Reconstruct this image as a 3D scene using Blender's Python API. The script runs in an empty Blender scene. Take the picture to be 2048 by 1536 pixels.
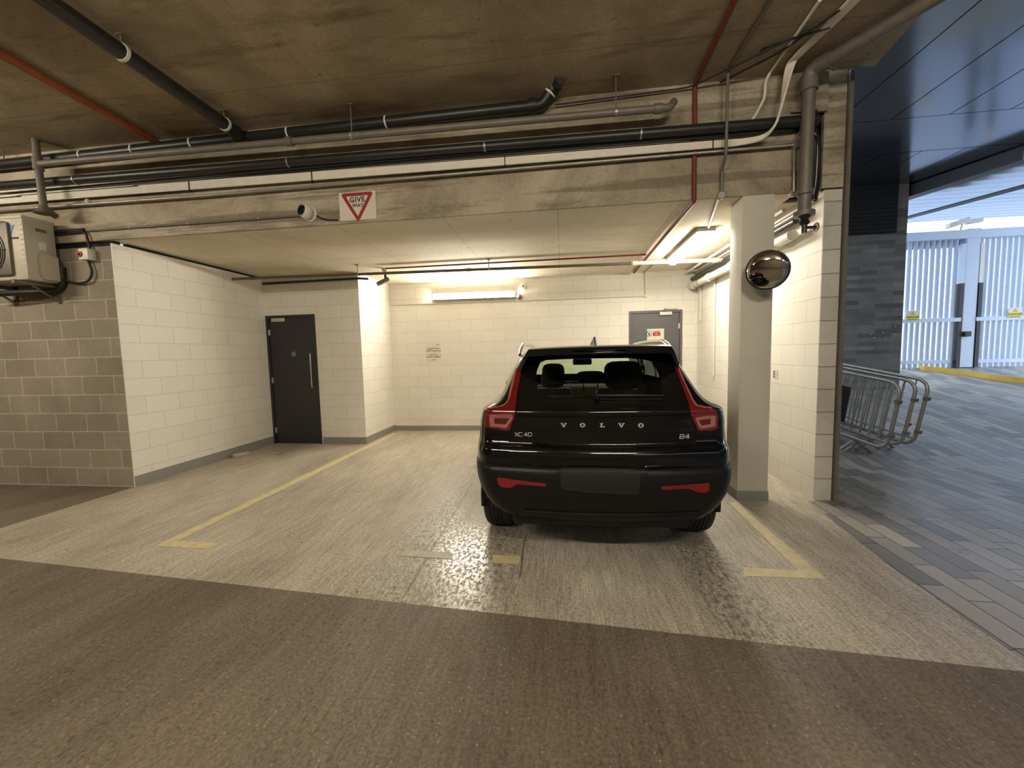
import bpy, bmesh, math, random
from mathutils import Vector, Matrix
from mathutils.bvhtree import BVHTree
from mathutils.geometry import delaunay_2d_cdt
random.seed(7)
PI = math.pi
SC = bpy.context.scene
COL = SC.collection
# ------------------------------------------------------------------ camera
FPX, PITCH, ROLL, YAW, CAMH = 794.74, .0771, -.024, -.1273, 1.55
cp, sp, cy, sy, cr, sr = math.cos(PITCH), math.sin(PITCH), math.cos(YAW), math.sin(YAW), math.cos(ROLL), math.sin(ROLL)
FW = Vector((sy*cp, cy*cp, -sp)); R0 = Vector((cy, -sy, 0)); U0 = R0.cross(FW)
RT = cr*R0 + sr*U0; UP = -sr*R0 + cr*U0
EYE = Vector((0, 0, CAMH))
cam = bpy.data.cameras.new('camera'); cam.sensor_width = 36; cam.lens = FPX/2048*36; cam.clip_start = .05; cam.clip_end = 300
camo = bpy.data.objects.new('camera', cam); COL.objects.link(camo)
M3 = Matrix((RT, UP, -FW)).transposed()
camo.matrix_world = Matrix.Translation(EYE) @ M3.to_4x4()
SC.camera = camo
# ------------------------------------------------------------------ sky, exposure
W = bpy.data.worlds.new('overcast_sky'); SC.world = W; W.use_nodes = True
bgn = W.node_tree.nodes['Background']; bgn.inputs[0].default_value = (.70, .83, 1.0, 1); bgn.inputs[1].default_value = 3.5
SC.view_settings.view_transform = 'Standard'; SC.view_settings.look = 'None'; SC.view_settings.gamma = 1
SC.view_settings.use_curve_mapping = False
SC.view_settings.exposure = 0.38
SC.cycles.max_bounces = 8; SC.cycles.diffuse_bounces = 5; SC.cycles.glossy_bounces = 4; SC.cycles.transparent_max_bounces = 12
SC.cycles.caustics_reflective = False; SC.cycles.caustics_refractive = False; SC.cycles.sample_clamp_indirect = 4
WARM = (1.0, .92, .77)
E_BAY1, E_BAY2, E_LANE = 182.0, 56.0, 186.0

# pixel of the photograph -> direction; used to measure where things stand
def ray(u, v): return FW + (u-1024)/FPX*RT - (v-768)/FPX*UP
def az(u, v, z=0.0): d = ray(u, v); return EYE + d*((z-CAMH)/d.z)
def ay(u, v, y): d = ray(u, v); return EYE + d*(y/d.y)
def ax(u, v, x): d = ray(u, v); return EYE + d*(x/d.x)
def V(*a): return Vector(a)

# ------------------------------------------------------------------ node materials
def _new(name):
    m = bpy.data.materials.new(name); m.use_nodes = True
    return m, m.node_tree.nodes, m.node_tree.links, m.node_tree.nodes['Principled BSDF']
def rgba(c): return (c[0], c[1], c[2], 1)
def mat(name, c, rough=.5, metal=0, spec=.5, coat=0, var=.12, scale=9, bump=0, bscale=60):
    m, N, L, b = _new(name)
    b.inputs['Roughness'].default_value = rough; b.inputs['Metallic'].default_value = metal
    b.inputs['Specular IOR Level'].default_value = spec; b.inputs['Coat Weight'].default_value = coat
    b.inputs['Coat Roughness'].default_value = .03
    t = N.new('ShaderNodeTexNoise'); t.inputs['Scale'].default_value = scale; t.inputs['Detail'].default_value = 5
    g = N.new('ShaderNodeTexCoord'); L.new(g.outputs['Object'], t.inputs['Vector'])
    mx = N.new('ShaderNodeMix'); mx.data_type = 'RGBA'
    mx.inputs[6].default_value = rgba([x*(1-var) for x in c]); mx.inputs[7].default_value = rgba([min(1, x*(1+var)) for x in c])
    L.new(t.outputs['Fac'], mx.inputs[0]); L.new(mx.outputs[2], b.inputs['Base Color'])
    if bump:
        t2 = N.new('ShaderNodeTexNoise'); t2.inputs['Scale'].default_value = bscale; L.new(g.outputs['Object'], t2.inputs['Vector'])
        bp = N.new('ShaderNodeBump'); bp.inputs['Strength'].default_value = bump; bp.inputs['Distance'].default_value = .01
        L.new(t2.outputs['Fac'], bp.inputs['Height']); L.new(bp.outputs[0], b.inputs['Normal'])
    return m
def emis(name, c, s):
    m, N, L, b = _new(name); b.inputs['Base Color'].default_value = rgba(c)
    b.inputs['Emission Color'].default_value = rgba(c); b.inputs['Emission Strength'].default_value = s
    return m
def noise(N, L, vec, scale, detail=6, rough=.6, dist=0):
    t = N.new('ShaderNodeTexNoise'); t.inputs['Scale'].default_value = scale; t.inputs['Detail'].default_value = detail
    t.inputs['Roughness'].default_value = rough; t.inputs['Distortion'].default_value = dist; L.new(vec, t.inputs['Vector']); return t.outputs['Fac']
def ramp(N, L, fac, stops):
    r = N.new('ShaderNodeValToRGB'); e = r.color_ramp.elements
    while len(e) < len(stops): e.new(.5)
    for k, (p, c) in enumerate(stops): e[k].position = p; e[k].color = rgba(c if hasattr(c, '__len__') else (c, c, c))
    L.new(fac, r.inputs[0]); return r.outputs[0]
def mixc(N, L, f, a, b, mode='MIX'):
    m = N.new('ShaderNodeMix'); m.data_type = 'RGBA'; m.blend_type = mode
    for s, k in ((f, 0), (a, 6), (b, 7)):
        if isinstance(s, (int, float)): m.inputs[k].default_value = s
        elif isinstance(s, (tuple, list)): m.inputs[k].default_value = rgba(s)
        else: L.new(s, m.inputs[k])
    return m.outputs[2]
def mapping(N, L, scale=(1, 1, 1), rot=(0, 0, 0), src=None, loc=(0, 0, 0)):
    mp = N.new('ShaderNodeMapping'); mp.inputs['Scale'].default_value = scale; mp.inputs['Rotation'].default_value = rot; mp.inputs['Location'].default_value = loc
    if src is None: src = N.new('ShaderNodeNewGeometry').outputs['Position']
    L.new(src, mp.inputs['Vector']); return mp.outputs[0]
def math_(N, L, op, a, b=0.0, clamp=False):
    m = N.new('ShaderNodeMath'); m.operation = op; m.use_clamp = clamp
    for k, s in enumerate((a, b)):
        if isinstance(s, (int, float)): m.inputs[k].default_value = s
        else: L.new(s, m.inputs[k])
    return m.outputs[0]
def bump(N, L, h, strength, dist, normal=None):
    b = N.new('ShaderNodeBump'); b.inputs['Strength'].default_value = strength; b.inputs['Distance'].default_value = dist
    L.new(h, b.inputs['Height'])
    if normal is not None: L.new(normal, b.inputs['Normal'])
    return b.outputs[0]
def concrete(name, dark, mid, light, rough=.8, boards=None, stain=.5, band=0):
    """cast concrete: cloudy tone, pits, board marks"""
    m, N, L, b = _new(name); p = mapping(N, L)
    big = noise(N, L, p, .9, 8, .65, .6); c = ramp(N, L, big, [(.30, dark), (.5, mid), (.72, light)])
    st = noise(N, L, mapping(N, L, (.5, 3, 3)), 1.3, 7, .7)
    c = mixc(N, L, math_(N, L, 'MULTIPLY', ramp(N, L, st, [(.52, 0), (.68, 1)]), stain), c, [x*.55 for x in dark])
    if band:
        bn = noise(N, L, mapping(N, L, (.32, 1, 5.5)), 1.25, 6, .6); c = mixc(N, L, math_(N, L, 'MULTIPLY', ramp(N, L, bn, [(.54, 0), (.60, 1)]), band), c, [x*.62 for x in dark])
    fine = noise(N, L, p, 38, 4, .7); c = mixc(N, L, .35, c, ramp(N, L, fine, [(.3, .3), (.7, .75)]), 'OVERLAY')
    pit = noise(N, L, p, 14, 2, .5); pm = ramp(N, L, pit, [(.70, 0), (.76, 1)])
    c = mixc(N, L, math_(N, L, 'MULTIPLY', pm, .55), c, [x*.35 for x in dark])
    h = math_(N, L, 'ADD', math_(N, L, 'MULTIPLY', fine, .4), math_(N, L, 'MULTIPLY', pm, -.6))
    if boards:
        ln = None
        sx = N.new('ShaderNodeSeparateXYZ'); L.new(p, sx.inputs[0])
        wob = math_(N, L, 'MULTIPLY', noise(N, L, p, 3, 3), .05)
        for ax_, per in boards:
            f = math_(N, L, 'FRACT', math_(N, L, 'DIVIDE', math_(N, L, 'ADD', sx.outputs[ax_], wob), per))
            d = math_(N, L, 'ABSOLUTE', math_(N, L, 'SUBTRACT', f, .5))
            l = math_(N, L, 'GREATER_THAN', d, .5-.006/per)
            ln = l if ln is None else math_(N, L, 'MAXIMUM', ln, l)
        c = mixc(N, L, math_(N, L, 'MULTIPLY', ln, .4), c, [x*.45 for x in dark])
    L.new(c, b.inputs['Base Color']); b.inputs['Roughness'].default_value = rough; b.inputs['Specular IOR Level'].default_value = .25
    L.new(bump(N, L, h, .5, .006), b.inputs['Normal']); return m
def blocks(name, c1, c2, mortar, rough=.6, w=.45, h=.225, ms=.006, groove=.6, off=(0, 0), dirt=.25, mottle=.3):
    """blockwork laid out on the wall's own length and height (UV in metres)"""
    m, N, L, b = _new(name)
    uv = N.new('ShaderNodeTexCoord').outputs['UV']; v = mapping(N, L, loc=(off[0], off[1], 0), src=uv)
    pp = mapping(N, L)
    wob = N.new('ShaderNodeTexNoise'); wob.inputs['Scale'].default_value = 5; L.new(v, wob.inputs['Vector'])
    va = N.new('ShaderNodeVectorMath'); va.operation = 'SCALE'; L.new(wob.outputs['Color'], va.inputs[0]); va.inputs['Scale'].default_value = .012
    vb = N.new('ShaderNodeVectorMath'); L.new(v, vb.inputs[0]); L.new(va.outputs[0], vb.inputs[1])
    t = N.new('ShaderNodeTexBrick'); L.new(vb.outputs[0], t.inputs['Vector'])
    t.inputs['Scale'].default_value = 1; t.inputs['Brick Width'].default_value = w; t.inputs['Row Height'].default_value = h
    t.inputs['Mortar Size'].default_value = ms; t.inputs['Mortar Smooth'].default_value = .4; t.offset = .5
    t.inputs['Color1'].default_value = rgba(c1); t.inputs['Color2'].default_value = rgba(c2); t.inputs['Mortar'].default_value = rgba(mortar)
    big = noise(N, L, pp, 1.6, 7, .65); fine = noise(N, L, pp, 45, 5, .7)
    c = mixc(N, L, mottle, t.outputs['Color'], ramp(N, L, big, [(.3, .3), (.7, .75)]), 'OVERLAY')
    c = mixc(N, L, .18, c, ramp(N, L, fine, [(.3, .25), (.7, .8)]), 'OVERLAY')
    sp_ = noise(N, L, pp, 6, 3, .5); c = mixc(N, L, math_(N, L, 'MULTIPLY', ramp(N, L, sp_, [(.72, 0), (.78, 1)]), dirt), c, [x*.45 for x in c2])
    L.new(c, b.inputs['Base Color']); b.inputs['Roughness'].default_value = rough; b.inputs['Specular IOR Level'].default_value = .3
    hgt = math_(N, L, 'ADD', math_(N, L, 'MULTIPLY', t.outputs['Fac'], -1.0), math_(N, L, 'MULTIPLY', fine, .25))
    L.new(bump(N, L, hgt, groove, .006), b.inputs['Normal']); return m
def floor_mat(name, dark, mid, light, rlo, rhi, speck=0.0, ridges=.6, joint=None, bstr=.25, tracks=(), rmix=.4):
    """brushed concrete: ridges along the bay, scuffs, aggregate"""
    m, N, L, b = _new(name); p = mapping(N, L)
    big = noise(N, L, mapping(N, L, (1, .45, 1)), 1.1, 8, .65, .4); c = ramp(N, L, big, [(.3, dark), (.5, mid), (.7, light)])
    streak = noise(N, L, mapping(N, L, (9, .8, 1), (0, 0, .05)), 2.2, 6, .7); c = mixc(N, L, .45, c, ramp(N, L, streak, [(.3, .28), (.7, .72)]), 'OVERLAY')
    fine = noise(N, L, p, 60, 4, .75); c = mixc(N, L, .6, c, ramp(N, L, fine, [(.32, .12), (.68, .88)]), 'OVERLAY')
    rdg = noise(N, L, mapping(N, L, (42, 1.6, 1), (0, 0, .05)), 2.4, 4, .6); c = mixc(N, L, rmix, c, ramp(N, L, rdg, [(.36, .22), (.64, .78)]), 'OVERLAY')
    sc = noise(N, L, mapping(N, L, (2.2, 1, 1)), 26, 3, .6); patch = noise(N, L, mapping(N, L, (1.2, .5, 1)), 1.5, 4, .6)
    scm = math_(N, L, 'MULTIPLY', ramp(N, L, sc, [(.57, 0), (.64, 1)]), ramp(N, L, patch, [(.42, 0), (.6, 1)]))
    c = mixc(N, L, math_(N, L, 'MULTIPLY', scm, .7), c, [x*.35 for x in dark])
    if speck:
        vo = N.new('ShaderNodeTexVoronoi'); vo.inputs['Scale'].default_value = 22; L.new(p, vo.inputs['Vector'])
        c = mixc(N, L, math_(N, L, 'MULTIPLY', math_(N, L, 'LESS_THAN', vo.outputs['Distance'], .11), speck), c, [min(1, x*2.2) for x in light])
    rw = noise(N, L, mapping(N, L, (55, 2.2, 1), (0, 0, .05)), 2.0, 3, .6)
    h = math_(N, L, 'ADD', math_(N, L, 'MULTIPLY', rw, ridges), math_(N, L, 'MULTIPLY', fine, .5))
    h = math_(N, L, 'ADD', h, math_(N, L, 'MULTIPLY', scm, -.8))
    if joint:
        sx = N.new('ShaderNodeSeparateXYZ'); L.new(p, sx.inputs[0]); wob = math_(N, L, 'MULTIPLY', math_(N, L, 'SUBTRACT', noise(N, L, p, 4, 4), .5), .04)
        for (x0, y0, x1, y1, wd) in joint:
            k = (x1-x0)/(y1-y0)
            xl = math_(N, L, 'ADD', math_(N, L, 'MULTIPLY', math_(N, L, 'SUBTRACT', sx.outputs[1], y0), k), x0)
            d = math_(N, L, 'ABSOLUTE', math_(N, L, 'SUBTRACT', math_(N, L, 'ADD', sx.outputs[0], wob), xl))
            jm = math_(N, L, 'LESS_THAN', d, wd)
            jm = math_(N, L, 'MULTIPLY', jm, math_(N, L, 'LESS_THAN', sx.outputs[1], max(y0, y1))); jm = math_(N, L, 'MULTIPLY', jm, math_(N, L, 'GREATER_THAN', sx.outputs[1], min(y0, y1)))
            c = mixc(N, L, math_(N, L, 'MULTIPLY', jm, .75), c, [x*.3 for x in dark]); h = math_(N, L, 'ADD', h, math_(N, L, 'MULTIPLY', jm, -1.2))
    damp = patch
    if tracks:
        sx2 = N.new('ShaderNodeSeparateXYZ'); L.new(p, sx2.inputs[0]); tm = None
        for (xc, wd) in tracks:
            q = math_(N, L, 'SUBTRACT', 1.0, math_(N, L, 'DIVIDE', math_(N, L, 'ABSOLUTE', math_(N, L, 'SUBTRACT', sx2.outputs[0], xc)), wd), True); tm = q if tm is None else math_(N, L, 'MAXIMUM', tm, q)
        damp = math_(N, L, 'ADD', math_(N, L, 'MULTIPLY', patch, .75), math_(N, L, 'MULTIPLY', tm, .30))
        grit = noise(N, L, mapping(N, L, (2.0, 1, 1)), 20, 4, .75); gm = math_(N, L, 'MULTIPLY', ramp(N, L, grit, [(.50, 0), (.56, 1)]), math_(N, L, 'MULTIPLY', tm, 1.8, True), True)
        c = mixc(N, L, math_(N, L, 'MULTIPLY', gm, .8), c, [x*.3 for x in dark]); damp = math_(N, L, 'SUBTRACT', damp, math_(N, L, 'MULTIPLY', gm, .35)); h = math_(N, L, 'ADD', h, math_(N, L, 'MULTIPLY', gm, -.9))
    L.new(c, b.inputs['Base Color'])
    r = N.new('ShaderNodeMapRange'); L.new(damp, r.inputs[0]); r.inputs[1].default_value = .35; r.inputs[2].default_value = .65; r.inputs[3].default_value = rhi; r.inputs[4].default_value = rlo
    L.new(r.outputs[0], b.inputs['Roughness']); b.inputs['Specular IOR Level'].default_value = .5
    L.new(bump(N, L, h, bstr, .003), b.inputs['Normal']); return m
def paving(name):
    m, N, L, b = _new(name); p = mapping(N, L, rot=(0, 0, PI/2+.03))
    t = N.new('ShaderNodeTexBrick'); L.new(p, t.inputs['Vector']); t.offset = .37; t.offset_frequency = 2; t.squash = 1.35; t.squash_frequency = 3
    for k, v in (('Scale', 1), ('Brick Width', .42), ('Row Height', .145), ('Mortar Size', .004), ('Mortar Smooth', .1), ('Bias', -.1)): t.inputs[k].default_value = v
    t.inputs['Color1'].default_value = (.40, .37, .32, 1); t.inputs['Color2'].default_value = (.16, .155, .15, 1); t.inputs['Mortar'].default_value = (.03, .028, .026, 1)
    pp = mapping(N, L); fine = noise(N, L, pp, 70, 4, .7); big = noise(N, L, pp, .8, 6, .6)
    c = mixc(N, L, .3, t.outputs['Color'], ramp(N, L, fine, [(.3, .25), (.7, .75)]), 'OVERLAY')
    c = mixc(N, L, .4, c, ramp(N, L, big, [(.35, .35), (.65, .65)]), 'OVERLAY')
    L.new(c, b.inputs['Base Color']); r = N.new('ShaderNodeMapRange'); L.new(big, r.inputs[0]); r.inputs[1].default_value = .35; r.inputs[2].default_value = .65; r.inputs[3].default_value = .26; r.inputs[4].default_value = .5
    L.new(r.outputs[0], b.inputs['Roughness'])
    h = math_(N, L, 'ADD', math_(N, L, 'MULTIPLY', t.outputs['Fac'], -1), math_(N, L, 'MULTIPLY', fine, .3)); L.new(bump(N, L, h, .5, .005), b.inputs['Normal']); return m
def glass(name, tint, gloss=.05, rough=.02):
    m, N, L, b = _new(name); N.remove(b); o = N['Material Output']
    t = N.new('ShaderNodeBsdfTransparent'); t.inputs[0].default_value = rgba(tint); g = N.new('ShaderNodeBsdfGlossy'); g.inputs['Roughness'].default_value = rough
    ge = N.new('ShaderNodeNewGeometry'); dt = N.new('ShaderNodeVectorMath'); dt.operation = 'DOT_PRODUCT'; L.new(ge.outputs['Normal'], dt.inputs[0]); L.new(ge.outputs['Incoming'], dt.inputs[1])
    mu = math_(N, L, 'ADD', math_(N, L, 'MULTIPLY', math_(N, L, 'POWER', math_(N, L, 'SUBTRACT', 1.0, math_(N, L, 'ABSOLUTE', dt.outputs['Value'])), 5.0), .9), gloss, True)
    mx = N.new('ShaderNodeMixShader'); L.new(mu, mx.inputs[0]); L.new(t.outputs[0], mx.inputs[1]); L.new(g.outputs[0], mx.inputs[2]); L.new(mx.outputs[0], o.inputs[0]); return m

M = {}
JA, JB, JC, JD = az(812, 1185), az(945, 965), az(1040, 1155), az(1052, 1068)
M['white_block'] = blocks('white_painted_block', (.80, .77, .70), (.76, .73, .66), (.60, .57, .50), .55, groove=.5, ms=.004, mottle=.18, dirt=.12)
M['white_end'] = blocks('worn_white_block', (.62, .59, .52), (.54, .51, .45), (.30, .28, .24), .7, w=.9, groove=.8, dirt=.6, mottle=.4)
M['grey_block'] = blocks('bare_grey_block', (.30, .26, .205), (.24, .205, .16), (.46, .42, .35), .85, h=.2309, ms=.007, groove=.35, mottle=.35, off=(0, -.014))
M['dark_brick'] = blocks('dark_brick', (.25, .245, .225), (.12, .12, .115), (.16, .16, .15), .7, w=.62, h=.085, ms=.003, groove=.5, mottle=.5)
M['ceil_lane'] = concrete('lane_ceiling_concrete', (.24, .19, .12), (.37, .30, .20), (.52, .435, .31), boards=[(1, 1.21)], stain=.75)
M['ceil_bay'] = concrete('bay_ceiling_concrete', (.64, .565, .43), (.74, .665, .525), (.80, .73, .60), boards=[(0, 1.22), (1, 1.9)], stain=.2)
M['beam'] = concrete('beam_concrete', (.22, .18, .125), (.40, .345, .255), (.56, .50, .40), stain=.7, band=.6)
M['pillar'] = mat('painted_pillar', (.60, .57, .48), .6, var=.08, scale=3, bump=.25)
M['floor_bay'] = floor_mat('bay_concrete', (.33, .29, .23), (.44, .395, .32), (.53, .48, .40), .17, .46, bstr=.36, tracks=((-.85, .7), (1.02, .26)), joint=[(JA.x, JA.y, JB.x, JB.y, .011), (JC.x, JC.y, JD.x, JD.y, .007)])
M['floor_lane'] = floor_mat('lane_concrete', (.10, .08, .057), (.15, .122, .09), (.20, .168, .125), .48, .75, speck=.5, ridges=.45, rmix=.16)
M['paving'] = paving('grey_block_paving')
M['line'] = mat('worn_yellow_road_paint', (.62, .54, .33), .6, var=.3, scale=14, bump=.3)
M['skirt'] = mat('grey_skirting_paint', (.25, .24, .225), .6)
M['charcoal'] = mat('charcoal_door_paint', (.022, .022, .024), .42, var=.1)
M['door_grey'] = mat('grey_door_paint', (.092, .092, .096), .45, var=.06)
M['frame_grey'] = mat('door_frame_paint', (.10, .10, .105), .45)
M['steel'] = mat('brushed_steel', (.60, .57, .50), .3, 1)
M['galv'] = mat('galvanised_steel', (.40, .38, .33), .45, .75, var=.25, scale=16)
M['galv_dark'] = mat('grey_painted_pipe', (.17, .15, .12), .5, .2, var=.3, scale=12)
M['black_pipe'] = mat('black_plastic_pipe', (.018, .018, .016), .38, var=.3)
M['red_pipe'] = mat('dark_red_pipe', (.16, .028, .02), .5, var=.25)
M['orange_pipe'] = mat('rusty_orange_pipe', (.30, .085, .025), .55, var=.3)
M['white_cable'] = mat('white_cable_sheath', (.78, .74, .64), .5, var=.12)
M['white_plastic'] = mat('white_plastic', (.72, .69, .60), .45, var=.05)
M['white_pipe'] = mat('white_painted_pipe', (.66, .63, .55), .45, var=.12)
M['black'] = mat('black_rubber', (.012, .012, .012), .55)
M['void'] = mat('black_and_gap_shade', (.008, .008, .008), .9)  # near black: colours real black parts, and paints in the dark of gaps
M['tray'] = mat('cream_lamp_tray', (.45, .43, .37), .5, var=.06)
M['light'] = emis('lit_tube_diffuser', WARM, E_BAY1)
M['light2'] = emis('lit_ceiling_diffuser', WARM, E_BAY2)
M['lane_light'] = emis('lit_lane_diffuser', (1.0, .90, .73), E_LANE)
M['sign_white'] = mat('white_sign_board', (.66, .62, .52), .5, var=.05)
M['sign_red'] = mat('red_sign_vinyl', (.30, .012, .015), .45)
M['ink'] = mat('black_print', (.015, .014, .013), .6)
M['panel'] = mat('blue_grey_metal_panel', (.25, .28, .33), .15, .95, var=.06, scale=1.5)
M['panel_dark'] = mat('dark_grey_metal', (.03, .033, .038), .5, .2)
M['gate'] = mat('pale_blue_grey_gate_paint', (.55, .62, .74), .45, var=.06)
M['yellow'] = mat('yellow_kerb_paint', (.62, .40, .06), .6, var=.25)
M['paint'] = mat('black_car_paint', (.003, .003, .0035), .10, spec=.25, coat=.45, var=.02)
M['cladding'] = mat('dark_grey_bumper_plastic', (.009, .0085, .008), .38, spec=.22, var=.15, scale=40)
M['tyre'] = mat('tyre_rubber', (.012, .012, .0115), .7)
M['rim'] = mat('silver_alloy', (.45, .45, .46), .3, 1)
M['chrome'] = mat('chrome', (.75, .73, .70), .15, 1, var=.03)
M['frit'] = mat('black_glass_border', (.004, .004, .004), .04, spec=.5, var=.02)
M['seat'] = mat('black_seat_fabric', (.010, .010, .010), .8)
M['trim'] = mat('interior_trim', (.022, .024, .022), .7)
M['tail'] = mat('red_lamp_lens', (.14, .004, .006), .08, coat=1, var=.25, scale=30)
M['tail_dark'] = mat('deep_red_lamp_lens', (.10, .002, .003), .08, coat=1, var=.3, scale=40)
M['tail_white'] = mat('clear_lamp_band', (.36, .14, .13), .12, coat=1, var=.2, scale=30)
M['reflector'] = mat('red_reflector', (.20, .006, .006), .15, coat=1, var=.3, scale=50)
M['plate'] = mat('dark_grey_plate', (.013, .0135, .0145), .6, spec=.25)
M['letter'] = mat('silver_lettering', (.62, .60, .55), .35, .35, var=.03)
M['line_faded'] = mat('nearly_worn_away_paint', (.46, .415, .325), .55, var=.35, scale=18, bump=.3)
M['panel_light'] = mat('pale_soffit_panel', (.52, .57, .66), .4, .1, var=.05)
M['beam_black'] = mat('black_steel_beam', (.012, .013, .015), .5)
M['car_glass'] = glass('green_tinted_glass', (.83, .93, .80))
M['mirror'] = mat('convex_mirror_face', (.50, .47, .42), .03, 1, var=.01)
M['ac'] = mat('cream_ac_casing', (.50, .46, .36), .5, var=.08)

# ------------------------------------------------------------------ mesh helpers
class MB:
    def __init__(s): s.v, s.f, s.uv = [], [], {}
    def add(s, vs, fs, uvs=None):
        o = len(s.v); s.v += [Vector(p) for p in vs]
        for k, f in enumerate(fs):
            if uvs: s.uv[len(s.f)] = uvs[k]
            s.f.append([i+o for i in f])
        return s
    def box(s, a, b):
        (x0, y0, z0), (x1, y1, z1) = a, b
        vs = [(x0, y0, z0), (x1, y0, z0), (x1, y1, z0), (x0, y1, z0), (x0, y0, z1), (x1, y0, z1), (x1, y1, z1), (x0, y1, z1)]
        fs = [(0, 3, 2, 1), (4, 5, 6, 7), (0, 1, 5, 4), (1, 2, 6, 5), (2, 3, 7, 6), (3, 0, 4, 7)]
        uv = []
        for f in fs:
            P = [vs[i] for i in f]
            if abs(P[0][2]-P[2][2]) < 1e-9: uv.append([(p[0], p[1]) for p in P])
            elif abs(P[0][1]-P[2][1]) < 1e-9: uv.append([(p[0], p[2]) for p in P])
            else: uv.append([(p[1], p[2]) for p in P])
        return s.add(vs, fs, uv)
    def bbox(s, a, b, r=.01, seg=2):
        """box with rounded edges"""
        bm = bmesh.new(); bmesh.ops.create_cube(bm, size=1)
        for v in bm.verts: v.co = Vector(((a[k]+b[k])/2 + v.co[k]*(b[k]-a[k])) for k in range(3))
        bmesh.ops.bevel(bm, geom=bm.edges[:], offset=r, segments=seg, profile=.5, affect='EDGES'); return s.bm(bm)
    def bm(s, bm, mx=None):
        bm.verts.index_update()
        s.add([(mx @ v.co) if mx else v.co.copy() for v in bm.verts], [[v.index for v in f.verts] for f in bm.faces]); bm.free(); return s
    def xform(s, mx): s.v = [mx @ p for p in s.v]; return s
    def prism(s, pts, n, t):
        """polygon pts (3d, coplanar) given thickness t along n"""
        n = Vector(n).normalized()*t; k = len(pts); P = [Vector(p) for p in pts]
        s.add(P + [p+n for p in P], [list(range(k))[::-1], [i+k for i in range(k)]] + [(i, (i+1) % k, (i+1) % k+k, i+k) for i in range(k)]); return s
    def tube(s, pts, r, seg=12, cap=True, closed=False):
        P = [Vector(p) for p in pts]; n = len(P); rad = r if hasattr(r, '__len__') else [r]*n
        prev = None; rings = []
        for i in range(n):
            if closed: t = P[(i+1) % n]-P[i-1]
            else: t = (P[min(i+1, n-1)]-P[max(i-1, 0)])
            t.normalize()
            if prev is None:
                a = Vector((0, 0, 1)) if abs(t.z) < .9 else Vector((1, 0, 0)); u = t.cross(a).normalized()
            else: u = (prev-t*prev.dot(t)).normalized()
            w = t.cross(u); prev = u
            rings.append([P[i]+(u*math.cos(2*PI*k/seg)+w*math.sin(2*PI*k/seg))*rad[i] for k in range(seg)])
        vs = [p for q in rings for p in q]; fs = []
        for i in range(n if closed else n-1):
            j = (i+1) % n
            for k in range(seg): fs.append((i*seg+k, i*seg+(k+1) % seg, j*seg+(k+1) % seg, j*seg+k))
        if cap and not closed: fs += [list(range(seg))[::-1], [(n-1)*seg+k for k in range(seg)]]
        return s.add(vs, fs)
    def cyl(s, a, b, r, seg=16, r2=None): return s.tube([a, b], [r, r if r2 is None else r2], seg)
    def lathe(s, prof, seg=24, mx=None):
        """profile (r, h) spun about z, then moved by mx"""
        vs, fs = [], []
        for (r, h) in prof: vs += [Vector((r*math.cos(2*PI*k/seg), r*math.sin(2*PI*k/seg), h)) for k in range(seg)]
        for i in range(len(prof)-1):
            for k in range(seg): fs.append((i*seg+k, i*seg+(k+1) % seg, (i+1)*seg+(k+1) % seg, (i+1)*seg+k))
        if prof[0][0] > 1e-6: fs.append(list(range(seg))[::-1])
        if prof[-1][0] > 1e-6: fs.append([(len(prof)-1)*seg+k for k in range(seg)])
        return s.add([mx @ p for p in vs] if mx else vs, fs)
def fillet(pts, r, n=6):
    P = [Vector(p) for p in pts]; out = [P[0]]
    for i in range(1, len(P)-1):
        a, b, c = P[i-1], P[i], P[i+1]; d1 = a-b; d2 = c-b; q = min(r, d1.length*.45, d2.length*.45)
        p1 = b+d1.normalized()*q; p2 = b+d2.normalized()*q
        for k in range(n+1): t = k/n; out.append(p1*(1-t)**2+b*2*t*(1-t)+p2*t*t)
    return out+[P[-1]]
def smoothline(pts, n=8):
    P = [Vector(p) for p in pts]; out = []
    for i in range(len(P)-1):
        a, b, c, d = P[max(i-1, 0)], P[i], P[i+1], P[min(i+2, len(P)-1)]
        for k in range(n):
            t = k/n; out.append(.5*((2*b)+(c-a)*t+(2*a-5*b+4*c-d)*t*t+(3*b-a-3*c+d)*t**3))
    return out+[P[-1]]
def orient(pos, zaxis, up=(0, 0, 1)):
    z = Vector(zaxis).normalized(); x = Vector(up).cross(z)
    if x.length < 1e-5: x = Vector((1, 0, 0))
    x.normalize(); y = z.cross(x); return Matrix.Translation(Vector(pos)) @ Matrix((x, y, z)).transposed().to_4x4()

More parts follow.
